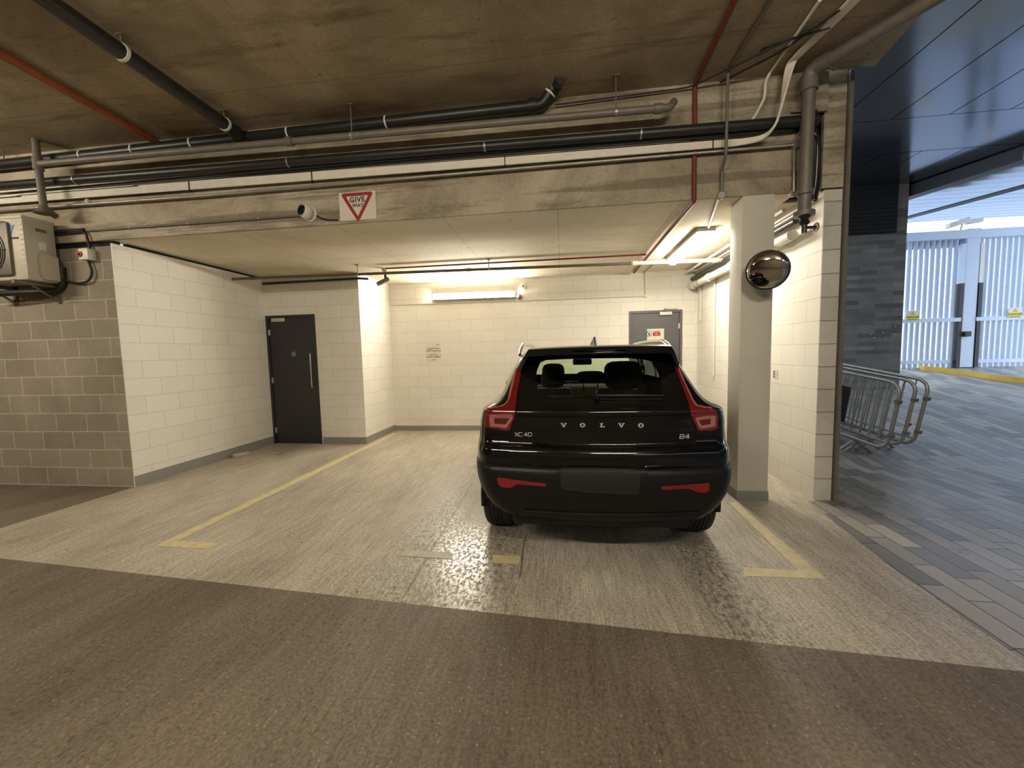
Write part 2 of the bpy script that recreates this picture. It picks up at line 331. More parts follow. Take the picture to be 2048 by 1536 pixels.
def tag(o, label=None, cat=None, group=None, kind=None):
    if label: o['label'] = label
    if cat: o['category'] = cat
    if group: o['group'] = group
    if kind: o['kind'] = kind
    return o
def make(name, mb, m, parent=None, smooth=None, origin=None, local=False):
    """one mesh object; vertices given in world space unless local"""
    me = bpy.data.meshes.new(name)
    off = Vector((0, 0, 0))
    if parent is None:
        lo = Vector((min(p[k] for p in mb.v) for k in range(3))); hi = Vector((max(p[k] for p in mb.v) for k in range(3)))
        off = Vector(origin) if origin is not None else Vector(((lo.x+hi.x)/2, (lo.y+hi.y)/2, lo.z))
    elif not local: off = ORG[parent.name]
    me.from_pydata([tuple(p-off) for p in mb.v], [], [list(f) for f in mb.f])
    if mb.uv:
        uvl = me.uv_layers.new(name='UVMap')
        for p in me.polygons:
            if p.index in mb.uv:
                for k, li in enumerate(p.loop_indices): uvl.data[li].uv = mb.uv[p.index][k]
    me.materials.append(m if not isinstance(m, str) else M[m])
    me.validate(); me.update()
    bm = bmesh.new(); bm.from_mesh(me); bmesh.ops.recalc_face_normals(bm, faces=bm.faces[:]) if smooth != 'keep' else None; bm.to_mesh(me); bm.free()
    if smooth:
        for p in me.polygons: p.use_smooth = True
        if smooth != 'keep' and smooth is not True:
            me.set_sharp_from_angle(angle=math.radians(smooth))
        elif smooth is True: me.set_sharp_from_angle(angle=math.radians(40))
    o = bpy.data.objects.new(name, me); COL.objects.link(o)
    if parent is not None:
        o.parent = parent; ORG[o.name] = Vector((0, 0, 0)) if local else off
    else: o.location = off; ORG[o.name] = off
    return o
ORG = {}
def thing(name, loc, label, cat, group=None):
    o = bpy.data.objects.new(name, None); o.empty_display_size = .1; COL.objects.link(o); o.location = loc; ORG[o.name] = Vector(loc)
    return tag(o, label, cat, group)
def sub(name, mb, m, part, smooth=None, local=False):
    """a piece of a part: the part sits at its thing's origin, so the same offset holds"""
    return make(name, mb, m, part, smooth, local=local)
def struct(name, mb, m, smooth=None, label=None):
    o = make(name, mb, m, smooth=smooth); o['kind'] = 'structure'
    if label: o['label'] = label
    return o
def copy_tree(o, loc=None, rotz=None, label=None, parent=None):
    c = o.copy(); COL.objects.link(c)
    if parent is not None: c.parent = parent
    if loc is not None: c.location = loc
    if rotz is not None: c.rotation_euler = (0, 0, rotz)
    if label: c['label'] = label
    for ch in list(o.children): copy_tree(ch, parent=c)
    return c
def textmb(s, size, mx, ext=.002, bold=0, shear=0, align='CENTER', space=1.0):
    cu = bpy.data.curves.new('lettering', 'FONT'); cu.body = s; cu.size = size; cu.extrude = ext; cu.offset = bold; cu.shear = shear
    cu.align_x = align; cu.align_y = 'CENTER'; cu.space_character = space; cu.resolution_u = 4
    t = bpy.data.objects.new('lettering', cu); COL.objects.link(t)
    me = t.evaluated_get(bpy.context.evaluated_depsgraph_get()).to_mesh()
    mb = MB(); mb.add([mx @ v.co for v in me.vertices], [list(p.vertices) for p in me.polygons])
    t.to_mesh_clear() if False else None
    bpy.data.objects.remove(t); bpy.data.curves.remove(cu); return mb
FRONT = Matrix(((1, 0, 0, 0), (0, 0, -1, 0), (0, 1, 0, 0), (0, 0, 0, 1)))      # text plane xy -> wall facing -y
def onwall(p): return Matrix.Translation(Vector(p)) @ FRONT

# ------------------------------------------------------------------ the setting
ZB, ZL = 3.01, 4.08                       # bay soffit, lane soffit
YF, YB, XL, XR = 4.21, 7.85, -5.30, 2.50
A = V(XL, YF, 0); YD = 6.61; XN = -3.49
GR = .176                                   # rise of the paved ramp outside
GY0 = 5.6
def gz(y): return max(0, (y-GY0)*GR)

def wallseg(name, p0, p1, z0, z1, t, m, label=None):
    """wall whose visible face runs p0->p1 (seen from its right-hand side); body goes back by t"""
    p0 = Vector((p0[0], p0[1], 0)); p1 = Vector((p1[0], p1[1], 0)); d = (p1-p0); Ln = d.length; d.normalize(); n = Vector((-d.y, d.x, 0))*t
    a, b_, c, e = p0, p1, p1+n, p0+n
    vs = [V(q.x, q.y, z) for z in (z0, z1) for q in (a, b_, c, e)]
    fs = [(0, 1, 5, 4), (1, 2, 6, 5), (2, 3, 7, 6), (3, 0, 4, 7), (4, 5, 6, 7), (3, 2, 1, 0)]
    T = abs(t); uv = [[(0, z0), (Ln, z0), (Ln, z1), (0, z1)], [(0, z0), (T, z0), (T, z1), (0, z1)], [(0, z0), (Ln, z0), (Ln, z1), (0, z1)], [(0, z0), (T, z0), (T, z1), (0, z1)], [(0, 0), (Ln, 0), (Ln, T), (0, T)], [(0, 0), (Ln, 0), (Ln, T), (0, T)]]
    return struct(name, MB().add(vs, fs, uv), m, label=label)

# floors
S0, S1 = V(-5.36, 2.605, 0), V(2.33, 2.03, 0)
def poly(pts, z=0, t=.12): return MB().prism([V(p[0], p[1], z-t) for p in pts], (0, 0, 1), t)
edge = [(2.20, 2.03), (2.30, 3.0), (2.44, YF), (2.66, YF+.02)]
struct('floor_bay', poly([(S0.x, S0.y), (2.20, 2.037), (2.26, 3.0), (2.42, YF), (2.62, YF+.07), (2.62, 8.0), (-5.6, 8.0), (-5.6, YF+.03), (XL-.02, YF+.03)]), 'floor_bay')
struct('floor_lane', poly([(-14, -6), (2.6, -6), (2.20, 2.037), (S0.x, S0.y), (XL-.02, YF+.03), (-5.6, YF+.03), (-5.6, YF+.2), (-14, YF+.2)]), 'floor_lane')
mb = MB()
for (y0, y1) in ((-6, 2.037), (2.037, 3.0), (3.0, YF), (YF+.001, YF+.07), (YF+.07, GY0), (GY0, 11.3), (11.3, 20)):
    ex = lambda y: 2.6-.4*(y+6)/8.037 if y < 2.037 else (2.20+.06*(y-2.037)/.963 if y < 3 else (2.26+.16*(y-3)/(YF-3) if y <= YF else (2.42 if y < YF+.01 else 2.64)))
    z0, z1 = (gz(min(y0, 11.3)), gz(min(y1, 11.3)))
    mb.add([(ex(y0), y0, z0), (22, y0, z0), (22, y1, z1), (ex(y1), y1, z1)], [(0, 1, 2, 3)])
n0 = len(mb.v); base = list(mb.v); mb.add([V(p.x, p.y, p.z-.12) for p in base], [[i for i in f][::-1] for f in list(mb.f)])
struct('floor_paving', mb, 'paving')
# yellow bay markings (3 mm of paint)
def paint(name, quads, label, m='line'):
    mb = MB()
    for q in quads: mb.prism([az(*p)+V(0, 0, .0005) for p in q][::-1], (0, 0, 1), .003)
    return tag(make(name, mb, m), label, 'road marking', 'yellow bay markings')
paint('bay_marking', [[(309, 1092.6), (353, 1083), (798, 866), (786, 866)], [(309, 1092.6), (418.7, 1097.7), (439, 1086), (353, 1083)]], 'long yellow L shaped line on the floor left of the car')
paint('bay_marking', [[(1652, 1158), (1596, 1142), (1457.5, 1005.8), (1472.8, 1005.8)], [(1652, 1158), (1488, 1152.5), (1486.5, 1135.4), (1596, 1142)]], 'yellow L shaped line on the floor beside the pillar, right of the car')
paint('bay_marking', [[(985, 1125), (1037, 1128), (1042, 1112.5), (985, 1110.5)]], 'short worn yellow dash on the floor just behind the car', 'line')
paint('bay_marking', [[(800, 1112), (905, 1119), (905, 1106), (812, 1102)]], 'almost worn away dash of paint on the floor left of the car', 'line_faded')
# walls
DX0, DX1, DZ = ay(549, 885.5, YD).x, ay(645, 886, YD).x, 2.325
wallseg('wall_left_front', (-14, YF), (XL-.015, YF), 0, 2.94, .2, 'grey_block')
wallseg('wall_left', (XL, YF), (XL, YD), 0, 2.97, .015, 'white_block')
mbd = MB()
def wallhole(name, x0, x1, y, z1, hx0, hx1, hz, t, m):
    mb = MB()
    for (a, b, z0, zz) in ((x0, hx0, 0, z1), (hx1, x1, 0, z1), (hx0, hx1, hz, z1)):
        if b-a > .001: mb.box((a, y, z0), (b, y+t, zz))
    return struct(name, mb, m)
wallhole('wall_door_left', XL, XN-.002, YD, ZB, DX0, DX1, DZ, .1, 'white_block')
wallseg('wall_niche', (XN, YD+.001), (XN, YB), 0, ZB, .1, 'white_block')
D2a, D2b = ay(1258, 700, YB).x, ay(1364, 700, YB).x; DZ2 = 2.29
wallhole('wall_back', XN-.1, XR+.16, YB, ZB, D2a, D2b, DZ2, .15, 'white_block')
wallseg('wall_right', (XR, YB), (XR, YF+.06), 0, ZB+.02, .155, 'white_block')
mb = MB(); mb.box((XR+.002, YF+.052, 0), (XR+.158, YF+.0595, ZB+.02)); struct('wall_right_end', mb, 'white_end')
struct('gap_shade_left', MB().box((XL-.09, YF+.2, 2.9), (XL-.03, YD+.05, ZB)), 'void')  # black filler stands in for shade above the wall, stops light leaking
struct('gap_shade_front', MB().box((-14, YF+.06, 2.9), (XL-.03, YF+.12, ZB)), 'void')  # black strip paints in the dark gap over the front wall
# skirting paint bands
def skirt(name, p0, p1, n, h=.12):
    p0 = Vector(p0); p1 = Vector(p1); n = Vector(n)*.004
    struct(name, MB().prism([p0, p1, p1+V(0, 0, h), p0+V(0, 0, h)], n, .004), 'skirt')
skirt('baseboard_left', (XL, YF, .0), (XL, YD, .0), (1, 0, 0), .135)
skirt('baseboard_door', (DX1+.02, YD, 0), (XN, YD, 0), (0, -1, 0))
skirt('baseboard_niche', (XN, YD-.004, 0), (XN, YB, 0), (1, 0, 0))
skirt('baseboard_back', (XN, YB, 0), (D2a-.05, YB, 0), (0, -1, 0), .10)
# ceilings and beam
HX0, HX1 = ay(1600, 300, YF).x, ay(1653, 300, YF).x; HZ = ay(1640, 222, YF).z
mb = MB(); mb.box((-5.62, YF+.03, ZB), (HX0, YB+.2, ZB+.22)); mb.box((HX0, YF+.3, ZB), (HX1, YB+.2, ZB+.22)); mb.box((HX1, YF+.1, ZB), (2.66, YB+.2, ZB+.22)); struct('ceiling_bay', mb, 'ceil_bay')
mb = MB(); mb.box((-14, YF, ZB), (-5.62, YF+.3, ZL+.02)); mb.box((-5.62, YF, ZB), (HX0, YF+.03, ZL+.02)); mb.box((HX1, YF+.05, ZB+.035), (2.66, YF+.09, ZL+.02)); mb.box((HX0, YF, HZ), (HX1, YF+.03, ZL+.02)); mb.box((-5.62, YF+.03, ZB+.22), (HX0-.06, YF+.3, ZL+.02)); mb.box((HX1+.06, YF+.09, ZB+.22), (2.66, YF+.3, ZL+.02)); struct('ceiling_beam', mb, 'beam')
mb = MB(); mb.box((HX0-.06, YF+.031, ZB+.221), (HX0-.01, YF+.25, HZ+.06)); mb.box((HX1, YF+.052, ZB+.021), (2.655, YF+.058, ZB+.034)); mb.box((HX1+.01, YF+.091, ZB+.221), (HX1+.06, YF+.25, HZ+.06)); mb.box((HX0-.06, YF+.20, ZB+.221), (HX1+.06, YF+.25, HZ+.06)); mb.box((HX0+.001, YF+.20, ZB+.001), (HX1-.001, YF+.25, ZB+.221)); mb.box((HX0-.06, YF+.031, HZ+.01), (HX1, YF+.25, HZ+.06)); struct('recess_shade_lining', mb, 'void')  # black lining paints in the shade of the recess and wall-top gap
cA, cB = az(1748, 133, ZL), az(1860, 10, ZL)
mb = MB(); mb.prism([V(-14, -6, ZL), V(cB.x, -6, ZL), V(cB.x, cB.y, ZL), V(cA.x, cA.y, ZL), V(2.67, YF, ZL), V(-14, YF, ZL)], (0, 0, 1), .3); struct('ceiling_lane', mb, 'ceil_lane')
mb = MB(); mb.box((2.668, YF+.02, 0), (2.70, YF+.075, ZL)); struct('trim_wall_edge', mb, 'galv_dark')
# pillar
PX0, PX1, PY0, PY1 = 1.745, 2.04, YF-.005, YF+.28
struct('pillar', MB().bbox((PX0, PY0, 0), (PX1, PY1, ZB), .012), 'pillar', smooth=30)
mb = MB()
for a, b in (((PX0-.004, PY0-.004, 0), (PX1+.004, PY0, .10)), ((PX0-.004, PY0, 0), (PX0, PY1, .10)), ((PX1, PY0, 0), (PX1+.004, PY1, .10))): mb.box(a, b)
struct('baseboard_pillar', mb, 'skirt')
wallseg('wall_daylight_block_right', (10.6, -6), (10.6, 7.6), 0, 4.9, -.2, 'dark_brick')  # unseen wall, added to keep side daylight out of the passage
wallseg('wall_daylight_block_rear', (10.6, -6), (4.5, -6), 0, 4.9, .2, 'grey_block')  # unseen wall, added to shut daylight out at the passage rear
# unseen walls behind and left of the camera, added to block skylight
wallseg('wall_skylight_block_rear', (4.5, -6), (-14, -6), 0, ZL, .2, 'grey_block')
wallseg('wall_skylight_block_left', (-14, -6), (-14, YF+.2), 0, ZL, .2, 'grey_block')
# ------------------------------------------------------------------ doors
def door(name, x0, x1, y, zt, m, label, hinge, fr):
    w = .045
    d = thing(name, ((x0+x1)/2, y, 0), label, 'door'); d['kind'] = 'structure'; d['category'] = 'door'
    mb = MB(); mb.box((x0, y-.012, 0), (x0+w, y+.09, zt)); mb.box((x1-w, y-.012, 0), (x1, y+.09, zt)); mb.box((x0+w, y-.012, zt-w), (x1-w, y+.09, zt)); make('door_frame', mb, fr, d)
    lf = make('door_leaf', MB().bbox((x0+w+.003, y+.006, .008), (x1-w-.003, y+.05, zt-w-.004), .003, 1), m, d)
    hx = x0+w if hinge < 0 else x1-w
    struct('door_light_block', MB().box((x0+.004, y+.1, -.01), (x1-.004, y+.14, zt+.05)), 'void')  # black box behind the leaf, added to stop daylight leaking under it
    for hz in (.25, zt*.5, zt-.30):
        mb = MB(); mb.cyl((hx, y-.004, hz-.05), (hx, y-.004, hz+.05), .008, 10); mb.box((hx-.022, y+.001, hz-.05), (hx+.022, y+.0055, hz+.05)); make('hinge', mb, 'steel', d)
    return d, lf
d1, lf1 = door('door_1', DX0, DX1, YD, DZ, 'charcoal', 'charcoal fire door with long steel pull handle in the left alcove', -1, 'charcoal')
p = ay(626, 740, YD); h0, h1 = ay(623, 705, YD).z, ay(628, 777, YD).z; hx = ay(626, 740, YD).x
mb = MB(); mb.tube(fillet([(hx, YD+.006, h0-.02), (hx, YD-.06, h0-.02), (hx, YD-.06, h1+.02), (hx, YD+.006, h1+.02)], .02), .011, 10); make('handle', mb, 'steel', d1, smooth=True)
q = ay(558, 640, YD); mb = MB(); mb.bbox((q.x-.13, YD-.035, q.z-.035), (q.x+.13, YD+.006, q.z+.03), .006); make('door_closer', mb, 'steel', d1, smooth=True)
q = ay(587, 708, YD); mb = MB(); mb.lathe([(0, 0), (.045, 0), (.045, .003), (0, .003)], 24, onwall((q.x, YD+.006, q.z))); make('blue_disc_sign', mb, mat('pale_blue_vinyl', (.12, .20, .28), .4), d1)
d2, lf2 = door('door_2', D2a, D2b, YB, DZ2, 'door_grey', 'mid grey door with closer and white notices on the back wall behind the car', 1, 'frame_grey')
q = ay(1331, 627, YB); mb = MB(); mb.bbox((q.x-.11, YB-.04, q.z-.03), (q.x+.11, YB+.006, q.z+.03), .006); make('door_closer', mb, 'white_plastic', d2, smooth=True)
mb = MB(); mb.tube([(q.x+.02, YB-.045, q.z+.03), (q.x-.05, YB-.10, q.z+.07), (q.x+.02, YB-.02, q.z+.09)], .008, 8); mb.box((q.x-.02, YB-.03, q.z+.075), (q.x+.2, YB-.012, q.z+.1)); make('closer_arm', mb, 'steel', d2)
# notices on that door
def board(name, u0, v0, u1, v1, y, label, cat, m='sign_white', t=.004):
    a, b_ = ay(u0, v0, y), ay(u1, v1, y); r = thing(name, ((a.x+b_.x)/2, y, b_.z), label, cat)
    make('board', MB().bbox((a.x, y-t, b_.z), (b_.x, y, a.z), .0012, 1), m, r); return r, a, b_
r, a, b_ = board('door_notice', 1294, 658, 1328, 682, YB+.005, 'white notice with red panel and pictogram on the grey door', 'sign')
y = YB; cx, cz = a.x+.36*(b_.x-a.x)-.055, a.z-.4*(a.z-b_.z)
make('red_panel', MB().box((cx+.05, y-.0015, cz-.04), (cx+.185, y+.0012, cz+.05)), 'sign_red', r)
mb = textmb('RESTRICTED', .026, onwall((cx+.117, y-.0016, cz+.028)), .0005, .0006); make('lettering', mb, 'sign_white', r)
mb = textmb('AREA', .026, onwall((cx+.117, y-.0016, cz-.012)), .0005, .0006); make('lettering', mb, 'sign_white', r)
mb = MB(); mb.tube([(cx+.05*math.cos(t*PI/12)-.02, y-.001, cz+.005+.05*math.sin(t*PI/12)) for t in range(24)], .004, 6, closed=True); mb.tube([(cx-.05, y-.001, cz+.035), (cx+.01, y-.001, cz-.03)], .004, 6); mb.box((cx-.03, y-.001, cz-.03), (cx-.012, y+.0012, cz+.02)); make('pictogram', mb, 'ink', r)
r, a, b_ = board('paper_notice', 1296, 690, 1336, 716, YB+.005, 'white paper notice low on the grey door, partly hidden by the car roof', 'sign')
r, a, b_ = board('parking_notice', 851, 683, 883, 725, YB, 'laminated white parking notice with grey printed lines on the back wall', 'sign', 'white_plastic')
y = YB-.005; cx = (a.x+b_.x)/2; hh = a.z-b_.z
for k, (s, sz, f) in enumerate((('Leased Street', .046, .33), ('Staff Compound', .046, .44), ('Reserved for', .034, .62), ('DAWN LAMBERT', .040, .73), ('Ltd', .040, .86))):
    make('lettering', textmb(s, sz, onwall((cx, y, a.z-hh*f)), .0004, .001), mat('faded_print', (.10, .095, .085), .6) if k == 0 else bpy.data.materials['faded_print'], r)
make('logo_bar', MB().box((cx+.07, y-.0005, a.z-hh*.19), (cx+.13, y+.002, a.z-hh*.165)), bpy.data.materials['faded_print'], r)
# give way sign on the beam
yb = YF-.002
c00, c10, c11, c01 = ay(677, 387, yb), ay(751, 381, yb), ay(753, 438, yb), ay(680, 443, yb)
r = thing('give_way_sign', ((c00.x+c10.x)/2, yb, c11.z), 'white rectangular board with red bordered GIVE WAY triangle on the concrete beam', 'sign')
x0, x1, z0, z1 = c00.x+.005, c10.x, c01.z, c00.z
make('board', MB().bbox((x0, yb-.006, z0), (x1, yb, z1), .001, 1), 'sign_white', r)
def tri(x0, x1, zt, zb, rr, y, t):
    P = [V(x0, y, zt), V(x1, y, zt), V((x0+x1)/2, y, zb)]; out = []
    for i in range(3):
        a, b_, c = P[i-1], P[i], P[(i+1) % 3]; p1 = b_+(a-b_).normalized()*rr; p2 = b_+(c-b_).normalized()*rr
        for k in range(6): s = k/5; out.append(p1*(1-s)**2+b_*2*s*(1-s)+p2*s*s)
    return MB().prism(out[::-1], (0, -1, 0), t)
wd = x1-x0; tx0, tx1 = x0+.115*wd, x1-.115*wd; tz, tb = z1-.012, z0+.002
make('red_triangle', tri(tx0-.03, tx1+.03, tz+.004, tb-.03, .045, yb-.006, .001), 'sign_red', r)
th = .036; hw_, hh_ = (tx1-tx0)/2+.03, tz-tb+.034; sl_ = math.hypot(hw_, hh_)
ins = th*(sl_/hh_+hw_/hh_)
make('white_triangle', tri(tx0-.03+ins, tx1+.03-ins, tz+.004-th, tb-.03+th*sl_/hw_, .012, yb-.007, .001), 'sign_white', r)
mx = (tx0+tx1)/2
make('lettering', textmb('GIVE', .078, onwall((mx, yb-.0083, tz-.072)), .0006, .0024, space=1.1), 'ink', r)
make('lettering', textmb('WAY', .052, onwall((mx+.004, yb-.0083, tz-.132)), .0006, .0018, space=1.08), 'ink', r)
# small sticker and scuff plate on the right wall
q = ax(1551, 748, XR-.001); mb = MB(); mb.box((XR-.004, q.y-.05, q.z-.05), (XR, q.y+.05, q.z+.05)); r = thing('wall_sticker', (XR, q.y, q.z-.05), 'small white sticker with red squares on the white block wall right of the pillar', 'sticker')
make('backing', mb, 'sign_white', r)
for i in range(2):
    for j in range(3): make('square', MB().box((XR-.0055, q.y+.008+.018*i, q.z-.04+.028*j), (XR-.0035, q.y+.022+.018*i, q.z-.02+.028*j)), 'sign_red' if i else 'ink', r)

# ------------------------------------------------------------------ lamps
def batten(name, p0, p1, n, rad, label, mdif, group, flat=.75, lips=()):
    """weatherproof batten: tray against the surface, rounded lit diffuser, end caps; n points away from the surface"""
    p0 = Vector(p0); p1 = Vector(p1); n = Vector(n).normalized(); d = (p1-p0).normalized(); s = d.cross(n); c = (p0+p1)/2
    r = thing(name, c, label, 'light', group)
    def prof(off, hw, hh, L0, nn=10):
        mb = MB(); rings = []
        for k, (q, f) in enumerate(((-.5*L0, .45), (-.5*L0+.02, .85), (-.5*L0+.05, 1), (.5*L0-.05, 1), (.5*L0-.02, .85), (.5*L0, .45))):
            rings.append([c+d*q+s*(hw*f*math.cos(PI*i/nn))+n*(off+hh*f*math.sin(PI*i/nn)) for i in range(nn+1)]+[c+d*q-s*hw*f+n*(off-.003), c+d*q+s*hw*f+n*(off-.003)])
        m_ = len(rings[0]); fs = []
        for i in range(len(rings)-1):
            for k in range(m_): fs.append((i*m_+k, i*m_+(k+1) % m_, (i+1)*m_+(k+1) % m_, (i+1)*m_+k))
        fs += [list(range(m_))[::-1], [(len(rings)-1)*m_+k for k in range(m_)]]
        return mb.add([p for q in rings for p in q], fs)
    L0 = (p1-p0).length
    mb = MB(); hw = rad*1.12; q = [c-d*L0/2-s*hw, c+d*L0/2-s*hw, c+d*L0/2+s*hw, c-d*L0/2+s*hw]; mb.prism(q, n, .05)
    for e, lh in lips: mb.prism([p+n*.05 for p in (c-d*L0/2+s*e*hw, c+d*L0/2+s*e*hw, c+d*L0/2+s*e*(hw-.006), c-d*L0/2+s*e*(hw-.006))], n, lh)
    make('tray', mb, 'tray', r)
    make('diffuser', prof(.052, rad*.98, rad*flat, L0-.02), mdif, r, smooth=True)
    for e in (-1, 1):
        for t in (.32,): make('clip', MB().bm(_cube(c+d*e*L0*t+s*rad, (.012, .012, .03))), 'white_plastic', r)
    return r
def _cube(p, s):
    bm = bmesh.new(); bmesh.ops.create_cube(bm, size=1)
    for v in bm.verts: v.co = Vector(p)+Vector(v.co[k]*s[k]*2 for k in range(3))
    return bm
la, lb = ay(866, 594, YB-.05), ay(1030, 588, YB-.05)
batten('batten_light', (la.x, YB-.0, la.z), (lb.x, YB-.0, lb.z), (0, -1, 0), .055, 'lit fluorescent batten mounted across the white back wall', 'light', 'weatherproof batten lights', lips=((-1, .018), (1, .036)))
lc, ld = az(1344, 522, ZB-.05), az(1399, 463, ZB-.05)
batten('batten_light', (lc.x, lc.y, ZB-.001), (lc.x-.02, ld.y, ZB-.001), (0, 0, -1), .095, 'lit fluorescent batten on the bay ceiling near the right wall', 'light2', 'weatherproof batten lights')
def hung_tube(x, y, label):
    """lane tube lamp hung below the ceiling on two rods"""
    z = ZL-.42; r = thing('lane_tube_light', (x, y, z), label, 'light', 'lane tube lights')
    make('tube', MB().tube([(x-.74, y, z), (x-.72, y, z), (x+.72, y, z), (x+.74, y, z)], [.02, .036, .036, .02], 14), 'lane_light', r, smooth=True)
    for e in (-1, 1):
        make('end_cap', MB().cyl((x+e*.735, y, z), (x+e*.79, y, z), .04, 14), 'white_plastic', r, smooth=True); make('rod', MB().cyl((x+e*.76, y, z+.03), (x+e*.76, y, ZL), .006, 8), 'galv_dark', r)
for x, y, lb_ in ((-7.6, 1.3, 'lit lane tube lamp left of the air conditioning condenser'), (-2.2, -1.3, 'lit lane tube lamp hung behind and left of the viewer'), (1.1, -1.3, 'lit lane tube lamp hung right behind the viewer')): hung_tube(x, y, lb_)
# round end cap and cable of the wall batten, junction boxes
q = ay(1039, 594, YB); mb = MB(); mb.lathe([(.05, 0), (.05, .05), (.03, .065), (0, .068)], 20, orient((q.x, YB, q.z), (0, -1, 0))); tag(make('round_sensor', mb, 'galv_dark', smooth=True), 'small round grey sensor at the right end of the wall batten light', 'sensor')
q = ay(1047, 573, YB); mb = MB(); mb.bbox((q.x-.05, YB-.045, q.z-.07), (q.x+.05, YB, q.z+.07), .006); r = thing('switch_box', (q.x, YB, q.z-.07), 'square white switch box on the back wall above the batten light end', 'switch box'); make('casing', mb, 'white_plastic', r, smooth=True)
make('key_switch', MB().lathe([(.022, 0), (.022, .008), (0, .01)], 14, orient((q.x, YB-.045, q.z), (0, -1, 0))), 'galv_dark', r)

# ------------------------------------------------------------------ pipes, cables and conduits
def run(name, pts, rad, m, label, cat='pipe', fr=.08, seg=14, clamps=(), clampm='white_plastic', couplings=(), group=None, rods=()):
    P = fillet(pts, fr) if fr else [Vector(p) for p in pts]
    if not (clamps or couplings or rods):
        return tag(make(name, MB().tube(P, rad, seg), m, smooth=True), label, cat, group)
    r = thing(name, Vector(pts[0]), label, cat, group); make('pipe_run', MB().tube(P, rad, seg), m, r, smooth=True)
    def at(t):
        i, f = int(t), t-int(t); a, b_ = Vector(pts[i]), Vector(pts[i+1]); return a+(b_-a)*f, (b_-a).normalized()
    for t in couplings:
        c, d = at(t); make('coupling', MB().cyl(c-d*.035, c+d*.035, rad*1.28, seg), m, r, smooth=True)
    for t in clamps:
        c, d = at(t); make('clamp', MB().cyl(c-d*.008, c+d*.008, rad*1.12, seg), clampm, r, smooth=True)
    for t, zt in rods:
        c, d = at(t); mb = MB(); mb.cyl((c.x, c.y, c.z+rad*.9), (c.x, c.y, zt), .006, 8); mb.box((c.x-.03, c.y-.02, zt-.008), (c.x+.03, c.y+.02, zt)); make('hanger_rod', mb, 'galv_dark', r)
        make('clamp', MB().cyl(c-d*.012, c+d*.012, rad*1.12, seg), clampm, r, smooth=True)
    return r
y1 = YF-.09
pz = lambda u, v, y=y1: ay(u, v, y)
# big black soil pipe on the lane ceiling, and the one along the beam top
zc = ZL-.13
g0, g1, g2 = az(90, 0, zc), az(245, 105, zc), az(478, 268, zc)
dY = (g2-g1).normalized()
start = g0-dY*2.2
run('soil_pipe', [start, g2], .06, 'black_pipe', 'thick black pipe running along the lane ceiling towards the beam, left', clamps=(), rods=((( g1-start).length/(g2-start).length, ZL), ((az(452, 248, zc)-start).length/(g2-start).length, ZL)), fr=0)
b0, b1 = pz(0, 330), pz(1085, 210); e1, e2 = ay(1110, 170, YF-.14), ay(1122, 135, YF-.3)
bm_ = b0+(b1-b0)*.5
L_ = lambda u: max(0.02, min(.98, (pz(u, 0).x-b0.x)/(b1.x-b0.x)))
run('soil_pipe', [b0-(b1-b0)*.15, b0, b1, e1, V(e2.x, e2.y, ZL)], .055, 'black_pipe', 'thick black pipe along the top of the concrete beam, rising at its right end', clamps=[1+t for t in (.18, .285, .40, .58, .75)]+[2.6], couplings=(1.985, 2.9), fr=.05)
mb = MB(); q = pz(482, 277); mb.tube([(q.x-.09, y1, q.z), (q.x+.09, y1, q.z)], .068, 16); mb.tube(fillet([q, q+V(0, -.12, .03), g2], .08), .066, 16); tag(make('pipe_tee', mb, 'black_pipe', smooth=True), 'black tee joining the ceiling pipe to the beam pipe', 'pipe fitting')
# galvanised sprinkler pipe with drop at the left
y2 = YF-.24
s0, s1 = ay(76, 328, y2), ay(1340, 215, y2)
run('sprinkler_pipe', [s0, s1, ay(1348, 203, y2+.05)], .034, 'galv_dark', 'long grey steel sprinkler pipe hung in front of the beam', couplings=(.45, .985), rods=((.93, ZL), (.55, ZL)), fr=.03, clampm='galv')
t0, t1, t2 = ay(70, 270, y2), ay(86, 425, y2-.02), ay(112, 433, y2+.12)
r = thing('sprinkler_drop', (s0.x, y2, s0.z), 'vertical grey steel drop pipe with tee at the left end of the sprinkler pipe', 'pipe')
make('pipe_run', MB().tube(fillet([V(s0.x, y2, ZL), V(s0.x, y2, s0.z), V(s0.x+.01, y2, ay(85, 415, y2).z), t2], .05), .034, 14), 'galv_dark', r, smooth=True)
make('tee', MB().cyl(V(s0.x, y2, s0.z-.07), V(s0.x, y2, s0.z+.07), .046, 14), 'galv_dark', r, smooth=True)
make('flared_elbow', MB().lathe([(.036, .1), (.045, .05), (.085, .01), (.09, 0), (0, 0)], 18, Matrix.Translation(V(s0.x+.01, y2, ay(85, 428, y2).z))), 'galv_dark', r, smooth=True)
# second black pipe along the beam into the recess
b2a, b2b = pz(0, 372, YF-.10), ay(1625, 240, YF-.10)
run('drain_pipe', [b2a-(b2b-b2a)*.1, b2a, b2b, V(HX0+.07, YF-.10, b2b.z), V(HX0+.10, YF+.1, b2b.z)], .047, 'black_pipe', 'black pipe along the middle of the beam, entering the recess at right', clamps=[1+t for t in (.12, .42, .66, .83)], clampm='galv', fr=.05)
